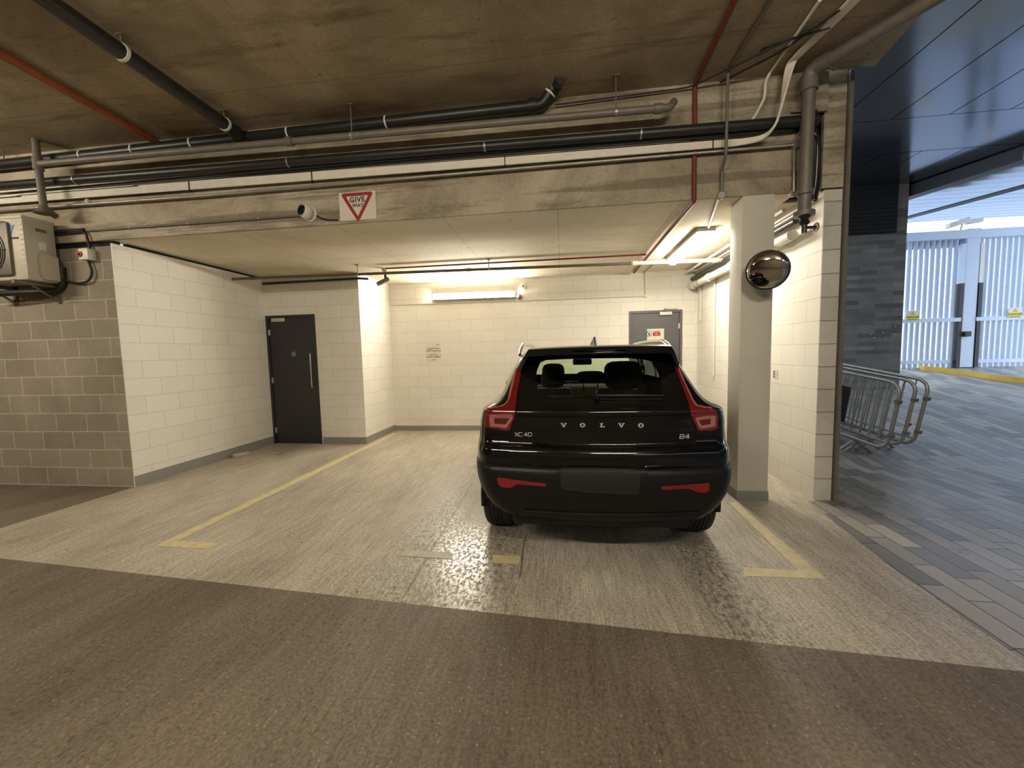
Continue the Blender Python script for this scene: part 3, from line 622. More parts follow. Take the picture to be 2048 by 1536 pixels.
# thin cables between
run('thin_cable', [pz(0, 384, YF-.068), pz(700, 320, YF-.068), pz(1450, 263, YF-.068), pz(1500, 250, YF-.068), ay(1530, 195, YF-.068), ay(1530, 165, YF-.068), az(1540, 145, ZL-.02), az(1640, 0, ZL-.02)], .013, 'white_cable', 'pale thin cable below the black pipe, curving up to the ceiling', 'cable', .25)
for k, (va, vb, vc) in enumerate(((391, 328, 254), (396, 334, 260))):
    run('black_cable', [pz(0, va, YF-.062), pz(700, vb, YF-.062), pz(1590, vc, YF-.062), V(HX0+.07, YF+.12, pz(1590, vc, YF).z)], .011, 'black', ('upper of two thin black cables along the beam', 'lower of two thin black cables along the beam')[k], 'cable', .1, seg=8)
# white cable bundle
cb = thing('cable_bundle', pz(700, 352, YF-.062), 'flat bundle of white cables along the beam, swept up to the ceiling at right', 'cables')
for k in range(5):
    o = -9+4*k*.95
    P = [ay(-60, 405+o, YF-.062), ay(700, 348+o*.85, YF-.062), ay(1374, 294+o*.75, YF-.062), ay(1480, 285+o*.6, YF-.075), ay(1526, 274+o*.35, YF-.13), ay(1550, 250, YF-.172-.012*k), ay(1562, 215, YF-.172-.012*k), V(ay(1570, 175, YF-.16).x+.01*k, YF-.17-.01*k, ZL-.06), az(1592+3*k, 108, ZL-.025), az(1650+4*k, 50, ZL-.02), az(1712+5*k, -15, ZL-.02)]
    make('cable', MB().tube(smoothline(P, 6), .0108, 8), 'white_cable', cb, smooth=True)
for u, v in ((380, 373), (625, 355), (1010, 323), (1425, 290)):
    q = ay(u, v, YF-.062); make('cable_tie', MB().box((q.x-.004, YF-.08, q.z-.055), (q.x+.004, YF-.044, q.z+.055)), 'black', cb)
# conduits on the beam
run('conduit', [pz(-60, 425, YF-.06), pz(400, 392, YF-.06), pz(1000, 340, YF-.06), pz(1588, 289, YF-.06), pz(1587, 384, YF-.03)], .014, 'galv', 'steel conduit along the beam below the white cables, dropping at the right', 'conduit', 0, 10, clamps=(.3, .8, 1.3, 1.8, 2.3), clampm='galv')
for k, (u, v) in enumerate(((1590, 290), (1586, 386), (1442, 391))):
    q = ay(u, v, YF-.02); mb = MB(); mb.lathe([(.036, 0), (.036, .035), (.03, .04), (0, .04)], 16, orient((q.x, YF, q.z), (0, -1, 0))); tag(make('conduit_box', mb, 'galv', smooth=True), ('round conduit box at the top of the short drop by the downpipe', 'round conduit box at the foot of the short drop by the downpipe', 'round conduit box at the beam foot left of the pillar')[k], 'conduit box', 'round conduit boxes')
run('conduit', [pz(112, 466, YF-.015), pz(602, 431, YF-.015)], .013, 'galv_dark', 'thin grey conduit from the air conditioner to the camera', 'conduit', 0, 10, clamps=(.32, .56, .84), clampm='galv')
q = ay(180, 404, YF-.05); r = thing('beam_sensor', (q.x, YF, q.z), 'small round white sensor on the beam conduit, left', 'sensor'); make('ball', MB().lathe([(0, -.026), (.014, -.022), (.026, 0), (.014, .022), (0, .026)], 16, Matrix.Translation(V(q.x, YF-.075, q.z))), 'white_plastic', r, smooth=True); make('stem', MB().cyl((q.x, YF-.06, q.z), (q.x, YF, q.z), .006, 8), 'galv', r)
# red and grey pipes coming down over the beam at the right
v0, v1 = az(1392, 168, ZL-.03), az(1470, 0, ZL-.03)
run('red_pipe', [v1+(v1-v0)*1.2, v1, V(pz(1390, 165, YF-.024).x, YF-.024, ZL-.03), pz(1388, 395, YF-.024), V(pz(1388, 395, YF-.024).x, YF-.024, ZB-.03), az(1268, 545, ZB-.03)], .021, 'red_pipe', 'dark red pipe over the lane ceiling, down the beam and along the bay ceiling', fr=.04, clamps=(3.4,), clampm='red_pipe')
run('red_pipe', [az(1292, 509, ZB-.03), az(772, 537, ZB-.03)], .013, 'red_pipe', 'thin dark red pipe across the bay ceiling from the small camera', fr=0, seg=8)
v0, v1 = az(1458, 150, ZL-.02), az(1542, 0, ZL-.02); xg = pz(1455, 200, YF-.165).x
run('grey_conduit', [v1+(v1-v0)*1.2, v1, V(xg, YF-.165, ZL-.02), pz(1452, 310, YF-.165), pz(1444, 340, YF-.05), pz(1443, 388, YF-.025)], .014, 'galv_dark', 'grey conduit from the lane ceiling down the beam to a round box', 'conduit', .05, 10)
q = az(1438, 398, ZB-.02); run('grey_conduit', [V(q.x, YF+.0, ZB-.016), V(lc.x-.01, ld.y-.05, ZB-.016)], .015, 'galv', 'short steel conduit on the bay ceiling feeding the ceiling batten', 'conduit', 0, 10)
run('grey_conduit', [V(ay(1290, 545, YB-.016).x, lc.y+.1, ZB-.016), V(ay(1290, 545, YB-.016).x, YB-.016, ZB-.016), ay(1291, 592, YB-.016), ay(783, 610, YB-.016)], .012, 'white_pipe', 'painted conduit from the bay ceiling down and along the back wall', 'conduit', .02, 10)
q = ay(1292, 592, YB); tag(make('conduit_box', MB().lathe([(.034, 0), (.034, .03), (0, .034)], 16, orient((q.x, YB, q.z), (0, -1, 0))), 'white_pipe', smooth=True), 'round white conduit box on the back wall above the grey door', 'conduit box', 'round conduit boxes')
# grey downpipe with flange and hand wheel valve in front of the recess
yd = YF-.16; xd = ay(1616, 250, yd).x
dz1, dz2 = ay(1612, 428, yd).z, ay(1612, 462, yd).z
r = thing('fire_main', (xd, yd, dz2), 'thick grey steel pipe crossing the ceiling and dropping to a hand wheel valve at right', 'pipe')
far = az(1850, 8, ZL-.09); 
make('pipe_run', MB().tube(fillet([far+(far-V(xd, yd, ZL-.09))*.8, V(xd, yd, ZL-.09), V(xd-.01, yd, dz1)], .1), .052, 18), 'galv_dark', r, smooth=True)
make('elbow', MB().tube(fillet([V(xd, yd, ZL-.09)+(far-V(xd, yd, ZL-.09)).normalized()*.16, V(xd, yd, ZL-.09), V(xd, yd, ZL-.26)], .1), .066, 18), 'galv_dark', r, smooth=True)
for z in (dz1, dz1+.19): make('flange', MB().cyl((xd-.01, yd, z-.02), (xd-.01, yd, z+.02), .085 if z == dz1 else .07, 18), 'galv_dark', r, smooth=True)
make('valve_body', MB().lathe([(.0, -.17), (.022, -.17), (.024, -.10), (.045, -.08), (.03, -.05), (.05, -.02), (.05, 0)], 16, Matrix.Translation(V(xd-.005, yd, dz1))), 'black_pipe', r, smooth=True)
make('valve_stem', MB().cyl((xd-.005, yd, dz1-.12), (xd+.09, yd-.01, dz1-.125), .013, 10), 'black_pipe', r)
mb = MB(); cw = V(xd+.09, yd-.01, dz1-.125)
mb.tube([cw+V(0, .036*math.cos(k*PI/10), .036*math.sin(k*PI/10)) for k in range(20)], .006, 6, closed=True)
for k in range(3): a = k*PI/3; mb.cyl(cw-V(0, .036*math.cos(a), .036*math.sin(a)), cw+V(0, .036*math.cos(a), .036*math.sin(a)), .004, 6)
make('hand_wheel', mb, 'red_pipe', r, smooth=True)
make('bracket', MB().box((xd-.12, yd+.03, ay(1620, 218, yd).z), (xd+.1, yd+.06, ay(1620, 218, yd).z+.02)), 'galv_dark', r)
# cables curling in the recess
for k, (du, m_, rr) in enumerate(((0, 'black', .02), (9, 'white_cable', .010), (16, 'black', .018))):
    P = [ay(1602, 252+du, YF-.05), ay(1626, 256+du, YF+.05), ay(1638-du*.5, 290, YF+.09), ay(1637-du*.6, 350, YF+.09), ay(1632-du*.5, 386, YF+.05), ay(1630-du*.5, 400, YF+.012)]
    tag(make('recess_cable', MB().tube(smoothline(P, 6), rr, 8), m_, smooth=True), ('thick black cable curling at the right edge of the beam recess', 'white cable curling down in the beam recess', 'black cable nearest the downpipe in the beam recess')[k], 'cable', 'cables in the recess')
# dark wires strung under the ceiling
for k, (pa, pb, pc) in enumerate((((1110, 210), (1380, 175), (1620, 60)), ((1440, 165), (1560, 105), (1680, 20)), ((1455, 130), (1545, 90), (1660, 55)))):
    run('dark_wire', [ay(pa[0], pa[1], YF-.05), az(pb[0], pb[1], ZL-.03) if k else ay(pb[0], pb[1], YF-.04), az(pc[0], pc[1], ZL-.03)], .008, 'black', ('dark wire leaving the black pipe end and crossing the beam top', 'dark wire between the grey conduit and the thick ceiling pipe', 'short dark wire across the ceiling cables')[k], 'wire', .1, 6, group='dark wires')
# rusty orange pipe on the left of the ceiling
o0, o1 = az(0, 106, ZL-.06), az(308, 280, ZL-.06)
run('orange_pipe', [o0-(o1-o0)*1.6, V(o1.x, YF-.12, ZL-.06), V(o1.x, YF-.02, ZL-.1)], .04, 'orange_pipe', 'rusty orange pipe on the lane ceiling at the far left', fr=.05)
run('hanger', [ay(10, 330, YF-.1), V(ay(5, 300, YF-.1).x, YF-.1, ZL)], .008, 'galv_dark', 'thin hanger rod above the beam pipe at the far left', 'hanger rod', 0, 6)

# sprinkler pipe across the bay, cameras
zs = 2.86
a_, b_, c_ = az(491, 557, zs), az(1262, 527, zs), az(1424, 521, zs)
ym = (a_.y+c_.y)/2
sl = (c_.y-b_.y)
run('bay_sprinkler_pipe', [V(XL+.0, a_.y, zs), b_], .022, 'galv_dark', 'dark steel pipe hung across the bay ceiling from the left wall', fr=0, rods=((.33, ZB), (.66, ZB)), couplings=(.61,), clampm='galv')
run('bay_sprinkler_pipe', [b_, V(XR-.12, c_.y, zs)], .030, 'white_pipe', 'white painted length of pipe across the bay under the ceiling batten', fr=0, couplings=(.04, .93), rods=((.5, ZB),), clampm='white_plastic')
run('wall_conduit', [V(XL+.02, YD-.016, az(545, 551, 2.95).z-.06), V(XN+.02, YD-.03, 2.90), V(XN+.16, YD+.06, 2.90)], .02, 'black_pipe', 'dark conduit along the top of the wall above the charcoal door', 'conduit', .05, 10)
q = ay(770, 536, 6.45); r = thing('small_camera', (q.x, q.y, q.z), 'small grey bullet camera on a white ceiling mount at the alcove corner', 'camera')
make('mount', MB().lathe([(.055, 0), (.055, -.03), (.04, -.05), (0, -.052)], 18, Matrix.Translation(V(q.x, q.y, ZB))), 'white_plastic', r, smooth=True)
make('arm', MB().tube([(q.x, q.y, ZB-.05), (q.x, q.y, ZB-.16)], .02, 10), 'black', r, smooth=True)
dd = V(-.75, -.5, -.5).normalized(); cc = V(q.x, q.y, ZB-.19)
make('body', MB().tube([cc-dd*.06, cc-dd*.055, cc+dd*.15, cc+dd*.155], [.02, .036, .036, .03], 16), 'galv_dark', r, smooth=True)
make('lens', MB().cyl(cc+dd*.155, cc+dd*.157, .025, 16), 'black', r)
# dome camera on the beam
q = ay(614, 425, YF-.06); r = thing('dome_camera', (q.x, YF, q.z), 'white turret camera with black glass eye on the beam beside the give way board', 'camera')
ds = V(-.35, -.8, .12).normalized()
make('base', MB().lathe([(.085, 0), (.085, .02), (.07, .035), (0, .035)], 24, orient((q.x, YF, q.z), (0, -1, 0))), 'white_plastic', r, smooth=True)
mb = MB(); cc = V(q.x, YF-.075, q.z); mb.lathe([(.075*math.sin(t*PI/14), -.075*math.cos(t*PI/14)) for t in range(12)], 24, orient(cc, ds)); make('turret', mb, 'white_plastic', r, smooth=True)
make('eye', MB().lathe([(.056, .044), (.056, .056), (.05, .066), (0, .068)], 24, orient(cc, ds)), 'frit', r, smooth=True)
run('camera_cable', [V(q.x+.07, YF-.015, q.z-.02), ay(650, 440, YF-.012), ay(676, 440, YF-.012)], .008, 'black', 'short dark cable trailing from the turret camera along the beam foot', 'cable', .05, 8)

# pipes along the right wall, under the ceiling
run('wall_pipe', [V(XR-.12, YB-.02, 2.70), V(XR-.12, 4.55, 2.70)], .055, 'white_pipe', 'fat white painted pipe along the top of the right wall', couplings=(.05, .28, .55, .9), clamps=(.15, .7), clampm='galv', fr=0)
run('wall_pipe', [V(XR-.10, YB-.02, 2.84), V(XR-.10, YF+.32, 2.84)], .035, 'black_pipe', 'black lagged pipe above the white pipe on the right wall', fr=0)
run('wall_pipe', [V(XR-.05, YB-.02, 2.93), V(XR-.05, YF+.32, 2.93)], .022, 'galv', 'topmost thin steel pipe along the right wall', fr=0)
run('wall_pipe', [V(XR-.22, YB-.02, 2.95), V(XR-.22, YF+.32, 2.95)], .02, 'white_pipe', 'thin white pipe on the bay ceiling beside the right wall', fr=0)
q0, q1 = ax(1402, 560, XR-.02), ax(1402, 640, XR-.02)
run('drop_conduit', [V(XR-.02, q0.y, 2.75), V(XR-.02, q0.y, q1.z)], .016, 'white_pipe', 'short white conduit dropping on the right wall near the back corner', 'conduit', fr=0)
q0, q1 = ax(1430, 540, XR-.02), ax(1430, 752, XR-.02)
r = run('drop_conduit', [V(XR-.02, q0.y, 2.75), V(XR-.02, q0.y, q1.z)], .016, 'white_pipe', 'long white conduit dropping on the right wall behind the pillar', 'conduit', fr=0, couplings=(.98,))

# air conditioning condenser on the front wall
yk = YF-.06; bk = ay(108.6, 448, yk); bb = ay(120, 565, yk)
fx = (bk.x+bb.x)/2
ft, fb = ax(44.5, 430, fx), ax(54.7, 561, fx)
yfr = (ft.y+fb.y)/2; zt, zb = (ft.z+bk.z)/2, (fb.z+bb.z)/2
r = thing('condenser_unit', (fx-.42, (yfr+yk)/2, zb), 'cream air conditioning condenser bracketed to the grey block wall at far left', 'air conditioner')
make('casing', MB().bbox((fx-.85, yfr, zb), (fx, yk, zt), .015), 'ac', r, smooth=True)
make('top_lid', MB().bbox((fx-.857, yfr-.007, zt-.03), (fx+.007, yk+.004, zt+.006), .008), 'ac', r, smooth=True)
mb = MB(); cg = V(fx-.48, yfr-.012, (zt+zb)/2-.02)
fr_ = MB().bbox((cg.x-.31, yfr-.03, zb+.05), (cg.x+.31, yfr+.002, zt-.06), .03); make('fan_shroud', fr_, 'galv_dark', r, smooth=True)
for k in range(9): mb.tube([cg+V(.04*(k+1)*.72*math.cos(t*PI/16), -.022, .04*(k+1)*.72*math.sin(t*PI/16)) for t in range(32)], .004, 5, closed=True)
for k in range(8): mb.cyl(cg+V(0, -.022, 0), cg+V(.28*math.cos(k*PI/4), -.022, .28*math.sin(k*PI/4)), .004, 5)
make('fan_grille', mb, 'black', r)
mb = MB(); sx = fx+.003; wy = yk-yfr
mb.prism([V(sx, yfr+.45*wy, zb+.02), V(sx, yfr+.93*wy, zb+.02), V(sx, yfr+.93*wy, zb+.42*(zt-zb)), V(sx, yfr+.45*wy, zb+.46*(zt-zb)), V(sx, yfr+.36*wy, zb+.36*(zt-zb)), V(sx, yfr+.36*wy, zb+.1*(zt-zb))], (1, 0, 0), .035); make('service_cover', mb, 'ac', r)
make('rating_label', MB().box((sx-.002, yfr+.42*wy, zt-.5*(zt-zb)), (sx+.001, yfr+.66*wy, zt-.36*(zt-zb))), 'white_plastic', r)
make('side_vent', MB().box((sx-.004, yfr+.38*wy, zt-.2*(zt-zb)), (sx+.001, yfr+.72*wy, zt-.15*(zt-zb))), 'galv_dark', r)
for k in range(9): make('louvre', MB().box((fx-.06, yfr-.006, zt-.1-k*.055), (fx-.015, yfr+.002, zt-.092-k*.055)), 'white_plastic', r)
lz = zt-.16*(zt-zb); lx = fx-.155
make('logo_triangle', MB().prism([V(lx-.03, yfr-.001, lz+.01), V(lx+.05, yfr-.001, lz+.015), V(lx-.005, yfr-.001, lz-.085)], (0, -1, 0), .003), mat('pale_blue_logo', (.10, .22, .42), .4), r)
make('logo_bar', MB().box((lx-.01, yfr-.004, lz-.14), (lx+.09, yfr+.001, lz-.12)), 'ink', r)
for xx in (fx-.12, fx-.74):
    mb = MB(); mb.box((xx-.02, yfr-.06, zb-.045), (xx+.02, YF, zb-.003)); mb.box((xx-.02, YF-.025, zb-.22), (xx+.02, YF, zb)); mb.tube([(xx, yfr+.1, zb-.04), (xx, YF-.02, zb-.2)], .012, 8); make('bracket', mb, 'galv_dark', r)
run('condenser_pipe', [V(fx-.9, yfr+.15, zb-.11), V(fx-.25, yfr+.2, zb-.10), V(fx-.1, YF-.06, zb-.09), V(fx+.01, YF-.04, zb-.02), V(fx+.01, YF-.04, zb+.2)], .035, 'black', 'black lagged pipe under the condenser', 'pipe', .1)
q = ay(174, 510, YF-.04); r = thing('isolator_switch', (q.x, YF, q.z-.06), 'white isolator box with red rotary knob on the grey block wall', 'switch box')
make('casing', MB().bbox((q.x-.055, YF-.09, q.z-.065), (q.x+.075, YF, q.z+.065), .008), 'white_plastic', r, smooth=True)
make('rotary_knob', MB().lathe([(.034, 0), (.034, .012), (.014, .014), (.014, .03), (0, .03)], 16, orient((q.x-.03, YF-.09, q.z), (0, -1, 0))), 'sign_red', r, smooth=True)
run('isolator_cable', [pz(112, 469, YF-.03), pz(165, 463, YF-.03), pz(172, 468, YF-.03), pz(180, 498, YF-.03)], .013, 'black', 'black cable from the beam conduit down into the isolator box', 'cable', .05, 8)
run('isolator_cable', [ay(176, 520, YF-.03), ay(185, 545, YF-.035), ay(178, 562, YF-.04), ay(160, 567, YF-.04), ay(125, 560, YF-.06)], .013, 'black', 'black cable looping from the isolator box back to the condenser', 'cable', .06, 8)
run('black_trunking', [pz(112, 463, YF-.035), pz(168, 460, YF-.035)], .022, 'black', 'short black conduit behind the condenser top', 'conduit', 0, 8)
# channel post at the picture's left edge
q = az(8, 962, 0); r = thing('rail_post', (q.x, q.y, 0), 'galvanised channel post on a concrete foot at the left edge', 'post')
mb = MB(); mb.box((q.x-.06, q.y-.03, .06), (q.x-.045, q.y+.03, 1.2)); mb.box((q.x+.0, q.y-.03, .06), (q.x+.015, q.y+.03, 1.2)); mb.box((q.x-.045, q.y+.02, .06), (q.x+.0, q.y+.03, 1.2)); make('channel', mb, 'galv', r)
make('foot', MB().bbox((q.x-.25, q.y-.05, 0), (q.x+.05, q.y+.06, .09), .02), 'black', r, smooth=True)
q = az(462, 912, 0)
mb = MB().bbox((-.12, -.05, 0), (.12, .05, .055), .012); mb.xform(Matrix.Translation(V(XL+.13, q.y, 0)) @ Matrix.Rotation(1.1, 4, 'Z')); tag(make('rubble_brick', mb, 'floor_bay', smooth=True), 'broken brick fragment lying at the foot of the white left wall', 'brick')
# convex mirror on the pillar
q = ay(1535, 540, YF-.30); nrm = V(-.50, -.80, -.22).normalized()
r = thing('convex_mirror', q, 'round convex safety mirror with black rim on the pillar', 'mirror')
Rm = .165; Mx = orient(q, nrm)
make('mirror_face', MB().lathe([(Rm*math.cos(t*PI/20), .055*math.sin(t*PI/20)) for t in range(11)], 40, Mx), 'mirror', r, smooth=True)
make('rim', MB().lathe([(Rm-.006, -.012), (Rm+.008, -.01), (Rm+.010, .004), (Rm-.004, .008)], 40, Mx), 'black', r, smooth=True)
make('back_shell', MB().lathe([(0, -.05), (.06, -.05), (Rm, -.01)], 30, Mx), 'black', r, smooth=True)
bp_ = q-nrm*.05; make('bracket', MB().tube(fillet([bp_, V(PX1-.10, YF-.12, q.z-.06), V(PX1-.10, PY0, q.z-.06)], .04), .014, 10), 'black', r, smooth=True)
# ------------------------------------------------------------------ passage outside, right
ZS1, ZS2, YFA = 4.72, 4.26, 6.54
mb = MB()
xs = [2.70, 3.15, 3.91, 4.66, 5.40, 6.14, 6.88, 7.62, 8.36, 9.1, 9.84]
mb = MB()
for a, b_ in zip(xs[:-1], xs[1:]): mb.box((a+.008, -5, ZS1), (b_-.008, YFA-.012, ZS1+.05))
struct('ceiling_passage', mb, 'panel')
struct('ceiling_passage_backing', MB().box((2.7, -5, ZS1+.05), (9.9, YFA+.3, ZS1+.12)), 'panel_dark')
YP = 9.1
mb = MB().box((2.7, YFA, ZS1), (9.9, 7.64, ZS1+.05)); struct('ceiling_passage_band', mb, 'panel')
mb = MB()
for a, b_ in ((2.7, 5.35), (5.35, 5.95), (5.95, 6.6), (6.6, 8.0)): mb.box((a+.008, 7.656, ZS1), (b_-.008, YP+.3, ZS1+.05))
struct('ceiling_passage_end', mb, 'panel')
struct('ceiling_passage_cover', MB().box((2.7, YFA+.31, ZS1+.055), (8.0, YP+.4, ZS1+.12)), 'panel_dark')
mb = MB(); d0, d1_ = az(1820, 374, ZS1-.02), az(2048, 296, ZS1-.02); dd = (d1_-d0).normalized(); s_ = V(-dd.y, dd.x, 0)*.12
mb.prism([d0-dd*.6-s_, d1_-s_+dd*.05, d1_+s_+dd*.05, d0-dd*.6+s_], (0, 0, -1), .22); struct('trim_passage_beam', mb, 'beam_black')
# corrugated canopy roof over the gate
pN, pF = V(0, 7.45, 4.50), V(0, 13.0, 5.02); mb = MB(); n = 150; P = []
for k in range(n+1):
    t = k/n; y = pN.y+(pF.y-pN.y)*t; z = pN.z+(pF.z-pN.z)*t+.045*math.sin(k*PI*2/10); P.append((y, z))
xl = lambda y: d0.x+.05+(d1_.x-d0.x)*(y-d0.y)/(d1_.y-d0.y) if y < d0.y else d0.x-.4
mb.v += [V(xl(y), y, z) for y, z in P]+[V(17, y, z) for y, z in P]
mb.f = [[k, k+1, n+2+k, n+1+k] for k in range(n)]
n0 = len(mb.v); mb.v += [p+V(0, 0, .02) for p in mb.v]; mb.f += [[i+n0 for i in f][::-1] for f in list(mb.f)]
def translucent(name, c, f):
    m, N, L, b = _new(name); o = N['Material Output']; t = N.new('ShaderNodeBsdfTranslucent'); t.inputs[0].default_value = rgba(c)
    b.inputs['Base Color'].default_value = rgba(c); b.inputs['Roughness'].default_value = .4; mx = N.new('ShaderNodeMixShader'); mx.inputs[0].default_value = f
    L.new(b.outputs[0], mx.inputs[1]); L.new(t.outputs[0], mx.inputs[2]); L.new(mx.outputs[0], o.inputs[0]); return m
struct('ceiling_canopy', mb, translucent('translucent_corrugated_sheet', (.55, .60, .68), .55))
a_, b_ = ay(1820, 443, 11.6), ay(2048, 376, 9.0)
run('canopy_strut', [a_+V(-.5, 0, 0), b_+(b_-a_)*.4], .04, 'panel_dark', 'dark slanting strut under the canopy roof over the gate', 'strut', 0, 8)
# masonry pier with black louvre
px1 = ay(1809, 560, YP).x
wallseg('wall_passage_pier', (2.66, YP), (px1, YP), 0, ZS1, .5, 'dark_brick')
q0, q1 = ay(1692, 372, YP-.01), ay(1790, 466, YP-.01); r = thing('louvre_grille', ((q0.x+q1.x)/2-.3, YP, q1.z), 'black louvre grille at the top of the dark brick pier', 'grille')
make('frame', MB().box((q0.x-.8, YP-.05, q1.z), (q1.x, YP, q0.z)), 'void', r)
for k in range(12): z = q1.z+.03+k*(q0.z-q1.z-.06)/12; make('blade', MB().prism([V(q0.x-.78, YP-.065, z), V(q1.x-.02, YP-.065, z), V(q1.x-.02, YP-.048, z+.05), V(q0.x-.78, YP-.048, z+.05)], (0, -1, .2), .004), 'panel_dark', r)
r = thing('bolt_heads', (ay(1765, 660, YP).x, YP, ay(1765, 690, YP).z), 'row of pale fixing marks on the dark brick pier', 'fixings')
for (u, v) in ((1750, 654), (1771, 654), (1790, 653), (1742, 669), (1766, 666), (1789, 668), (1748, 676), (1770, 677)):
    q = ay(u, v, YP-.008); make('fixing', MB().cyl((q.x, YP, q.z), (q.x, YP-.015, q.z), .022, 10), 'galv', r)
# gates
YG = 11.0; zg = gz(YG)
def gate(x0, x1, label, nm):
    zb_, zm, zt_ = zg+.14, 2.10, 4.05
    r = thing('gate_leaf', ((x0+x1)/2, YG, zg), label, 'gate', 'slatted gate leaves')
    for z, h in ((zb_, .04), (zt_, .05)): make('rail', MB().box((x0, YG-.03, z-h), (x1, YG+.03, z+h)), 'gate', r)
    make('middle_rail', MB().box((x0-.05, YG-.12, zm-.045), (x1+.05, YG-.04, zm+.045)), 'gate', r)
    n_ = int((x1-x0)/.115)
    for k in range(n_):
        x = x0+.05+(x1-x0-.1)*k/(n_-1); c = math.cos(.6)*.043; s = math.sin(.6)*.043
        mb = MB(); ell = lambda z: [V(x+c*math.cos(t*PI/6)+.3*s*math.sin(t*PI/6), YG-s*math.cos(t*PI/6)+.022*math.sin(t*PI/6), z) for t in range(12)]
        e0_, e1_ = ell(zb_-.14), ell(zt_+.05); mb.add(e0_+e1_+[p+V(0, 0, .02+.04*(k_/6 if k_ < 7 else (12-k_)/6)) for k_, p in enumerate(e1_)], [(k_, (k_+1) % 12, (k_+1) % 12+12, k_+12) for k_ in range(12)]+[(k_+12, (k_+1) % 12+12, (k_+1) % 12+24, k_+24) for k_ in range(12)]+[list(range(24, 36)), list(range(12))[::-1]])
        make('slat', mb, 'gate', r, smooth=50)
    return r
gxl0, gxl1, gxr0 = 8.10, ay(1908, 640, YG).x, ay(1948, 640, YG).x
gate(gxl0, gxl1, 'pale blue slatted gate leaf left of the gate post', 0); gate(gxr0, 13.2, 'pale blue slatted gate leaf right of the gate post', 1)
pc0, pc1 = ay(1917, 640, YG).x, ay(1944, 640, YG).x; zt_ = ay(1930, 459, YG).z
r = thing('gate_post', ((pc0+pc1)/2, YG, zg), 'pale gate post with black padded sides between the two gate leaves', 'post')
make('post', MB().bbox((pc0, YG-.09, zg), (pc1, YG+.09, zt_), .01), 'gate', r)
zs_ = ay(1920, 568, YG).z
for x in (pc0-.09, pc1+.01): make('buffer_strip', MB().box((x, YG-.11, zg), (x+.08, YG+.02, zs_)), 'black', r); make('upper_stile', MB().box((x, YG-.10, zs_), (x+.08, YG+.02, zt_-.35)), 'white_plastic' if x > pc0 else 'gate', r)
q = ay(1931, 668, YG-.1); make('lock_box', MB().bbox((q.x-.07, YG-.17, q.z-.06), (q.x+.07, YG-.09, q.z+.06), .01), 'black', r)
struct('trim_gate_header', MB().box((7.9, YG-.1, ay(1900, 480, YG).z), (13.5, YG+.1, ay(1900, 463, YG).z)), 'gate')
q0, q1 = ay(1815, 474, YG+.35), ay(1914, 491, YG+.35); tag(make('blue_board', MB().box((q0.x-.3, YG+.10, q1.z-.1), (q1.x, YG+.13, q0.z)), mat('deep_blue_board', (.03, .05, .24), .4)), 'deep blue board behind the top of the left gate leaf', 'board')
for k, (u0, u1, v0, v1) in enumerate(((1812, 1838, 624, 640), (2017, 2043, 618, 634))):
    a_, b_ = ay(u0, v0, YG-.13), ay(u1, v1, YG-.13); r = thing('warning_sign', ((a_.x+b_.x)/2, YG-.13, b_.z), ('yellow and white warning sign on the left gate leaf', 'yellow and white warning sign on the right gate leaf')[k], 'sign', 'gate warning signs')
    zm = a_.z-.42*(a_.z-b_.z)
    make('white_panel', MB().box((a_.x, YG-.135, zm), (b_.x, YG-.125, a_.z+.02)), 'sign_white', r); make('yellow_panel', MB().box((a_.x, YG-.136, b_.z), (b_.x, YG-.125, zm)), mat('yellow_sign', (.75, .62, .05), .5) if k == 0 else bpy.data.materials['yellow_sign'], r)
    xm = (a_.x+b_.x)/2; make('triangle', MB().prism([V(xm-.06, YG-.136, zm+.01), V(xm+.06, YG-.136, zm+.01), V(xm, YG-.136, a_.z+.01)], (0, -1, 0), .002), 'yellow', r)
    make('lettering', textmb('DANGER', .07, onwall((xm, YG-.137, zm-.045)), .0005, .001), 'ink', r)
    make('lettering', textmb('Automatic gate', .036, onwall((xm, YG-.137, zm-.10)), .0005, .0005), 'ink', r)
q = ay(1912, 452, YG-.1); r = thing('gate_camera', q, 'white security camera housing on the gate header', 'camera')
make('housing', MB().bbox((-.22, -.07, -.06), (.22, .07, .06), .02).xform(Matrix.Translation(q+V(-.05, -.1, .04)) @ Matrix.Rotation(-.3, 4, 'Y')), 'white_plastic', r, smooth=True); make('bracket', MB().cyl(q+V(.05, -.1, .04), q+V(.05, -.05, -.14), .02, 8), 'white_plastic', r)
make('second_housing', MB().bbox((-.16, -.06, -.05), (.16, .06, .05), .02).xform(Matrix.Translation(q+V(.28, -.1, .06)) @ Matrix.Rotation(-.1, 4, 'Y')), 'white_plastic', r, smooth=True)
# yellow kerb in front of the gate
def aground(u, v):
    d = ray(u, v); t = (-GY0*GR-CAMH)/(d.z-GR*d.y); return EYE+d*t
kp = [aground(u, v) for u, v in ((1842, 740), (1880, 744), (1930, 750), (1990, 759), (2060, 767))]
kp = smoothline(kp+[kp[-1]+(kp[-1]-kp[-2])*2], 6); mb = MB(); k_ = len(kp)
for p in kp: y_ = p.y; mb.v += [V(p.x, y_-.08, gz(y_-.08)-.02), V(p.x, y_-.07, gz(y_)+.10), V(p.x, y_+.07, gz(y_)+.11), V(p.x, y_+.08, gz(y_+.08)-.02)]
mb.f = [[i*4+j, i*4+j+1, i*4+j+5, i*4+j+4] for i in range(k_-1) for j in range(3)]+[[3, 2, 1, 0], [4*k_-4, 4*k_-3, 4*k_-2, 4*k_-1]]
tag(make('yellow_kerb', mb, 'yellow', smooth=True), 'yellow painted kerb curving across the paving in front of the gate', 'kerb')
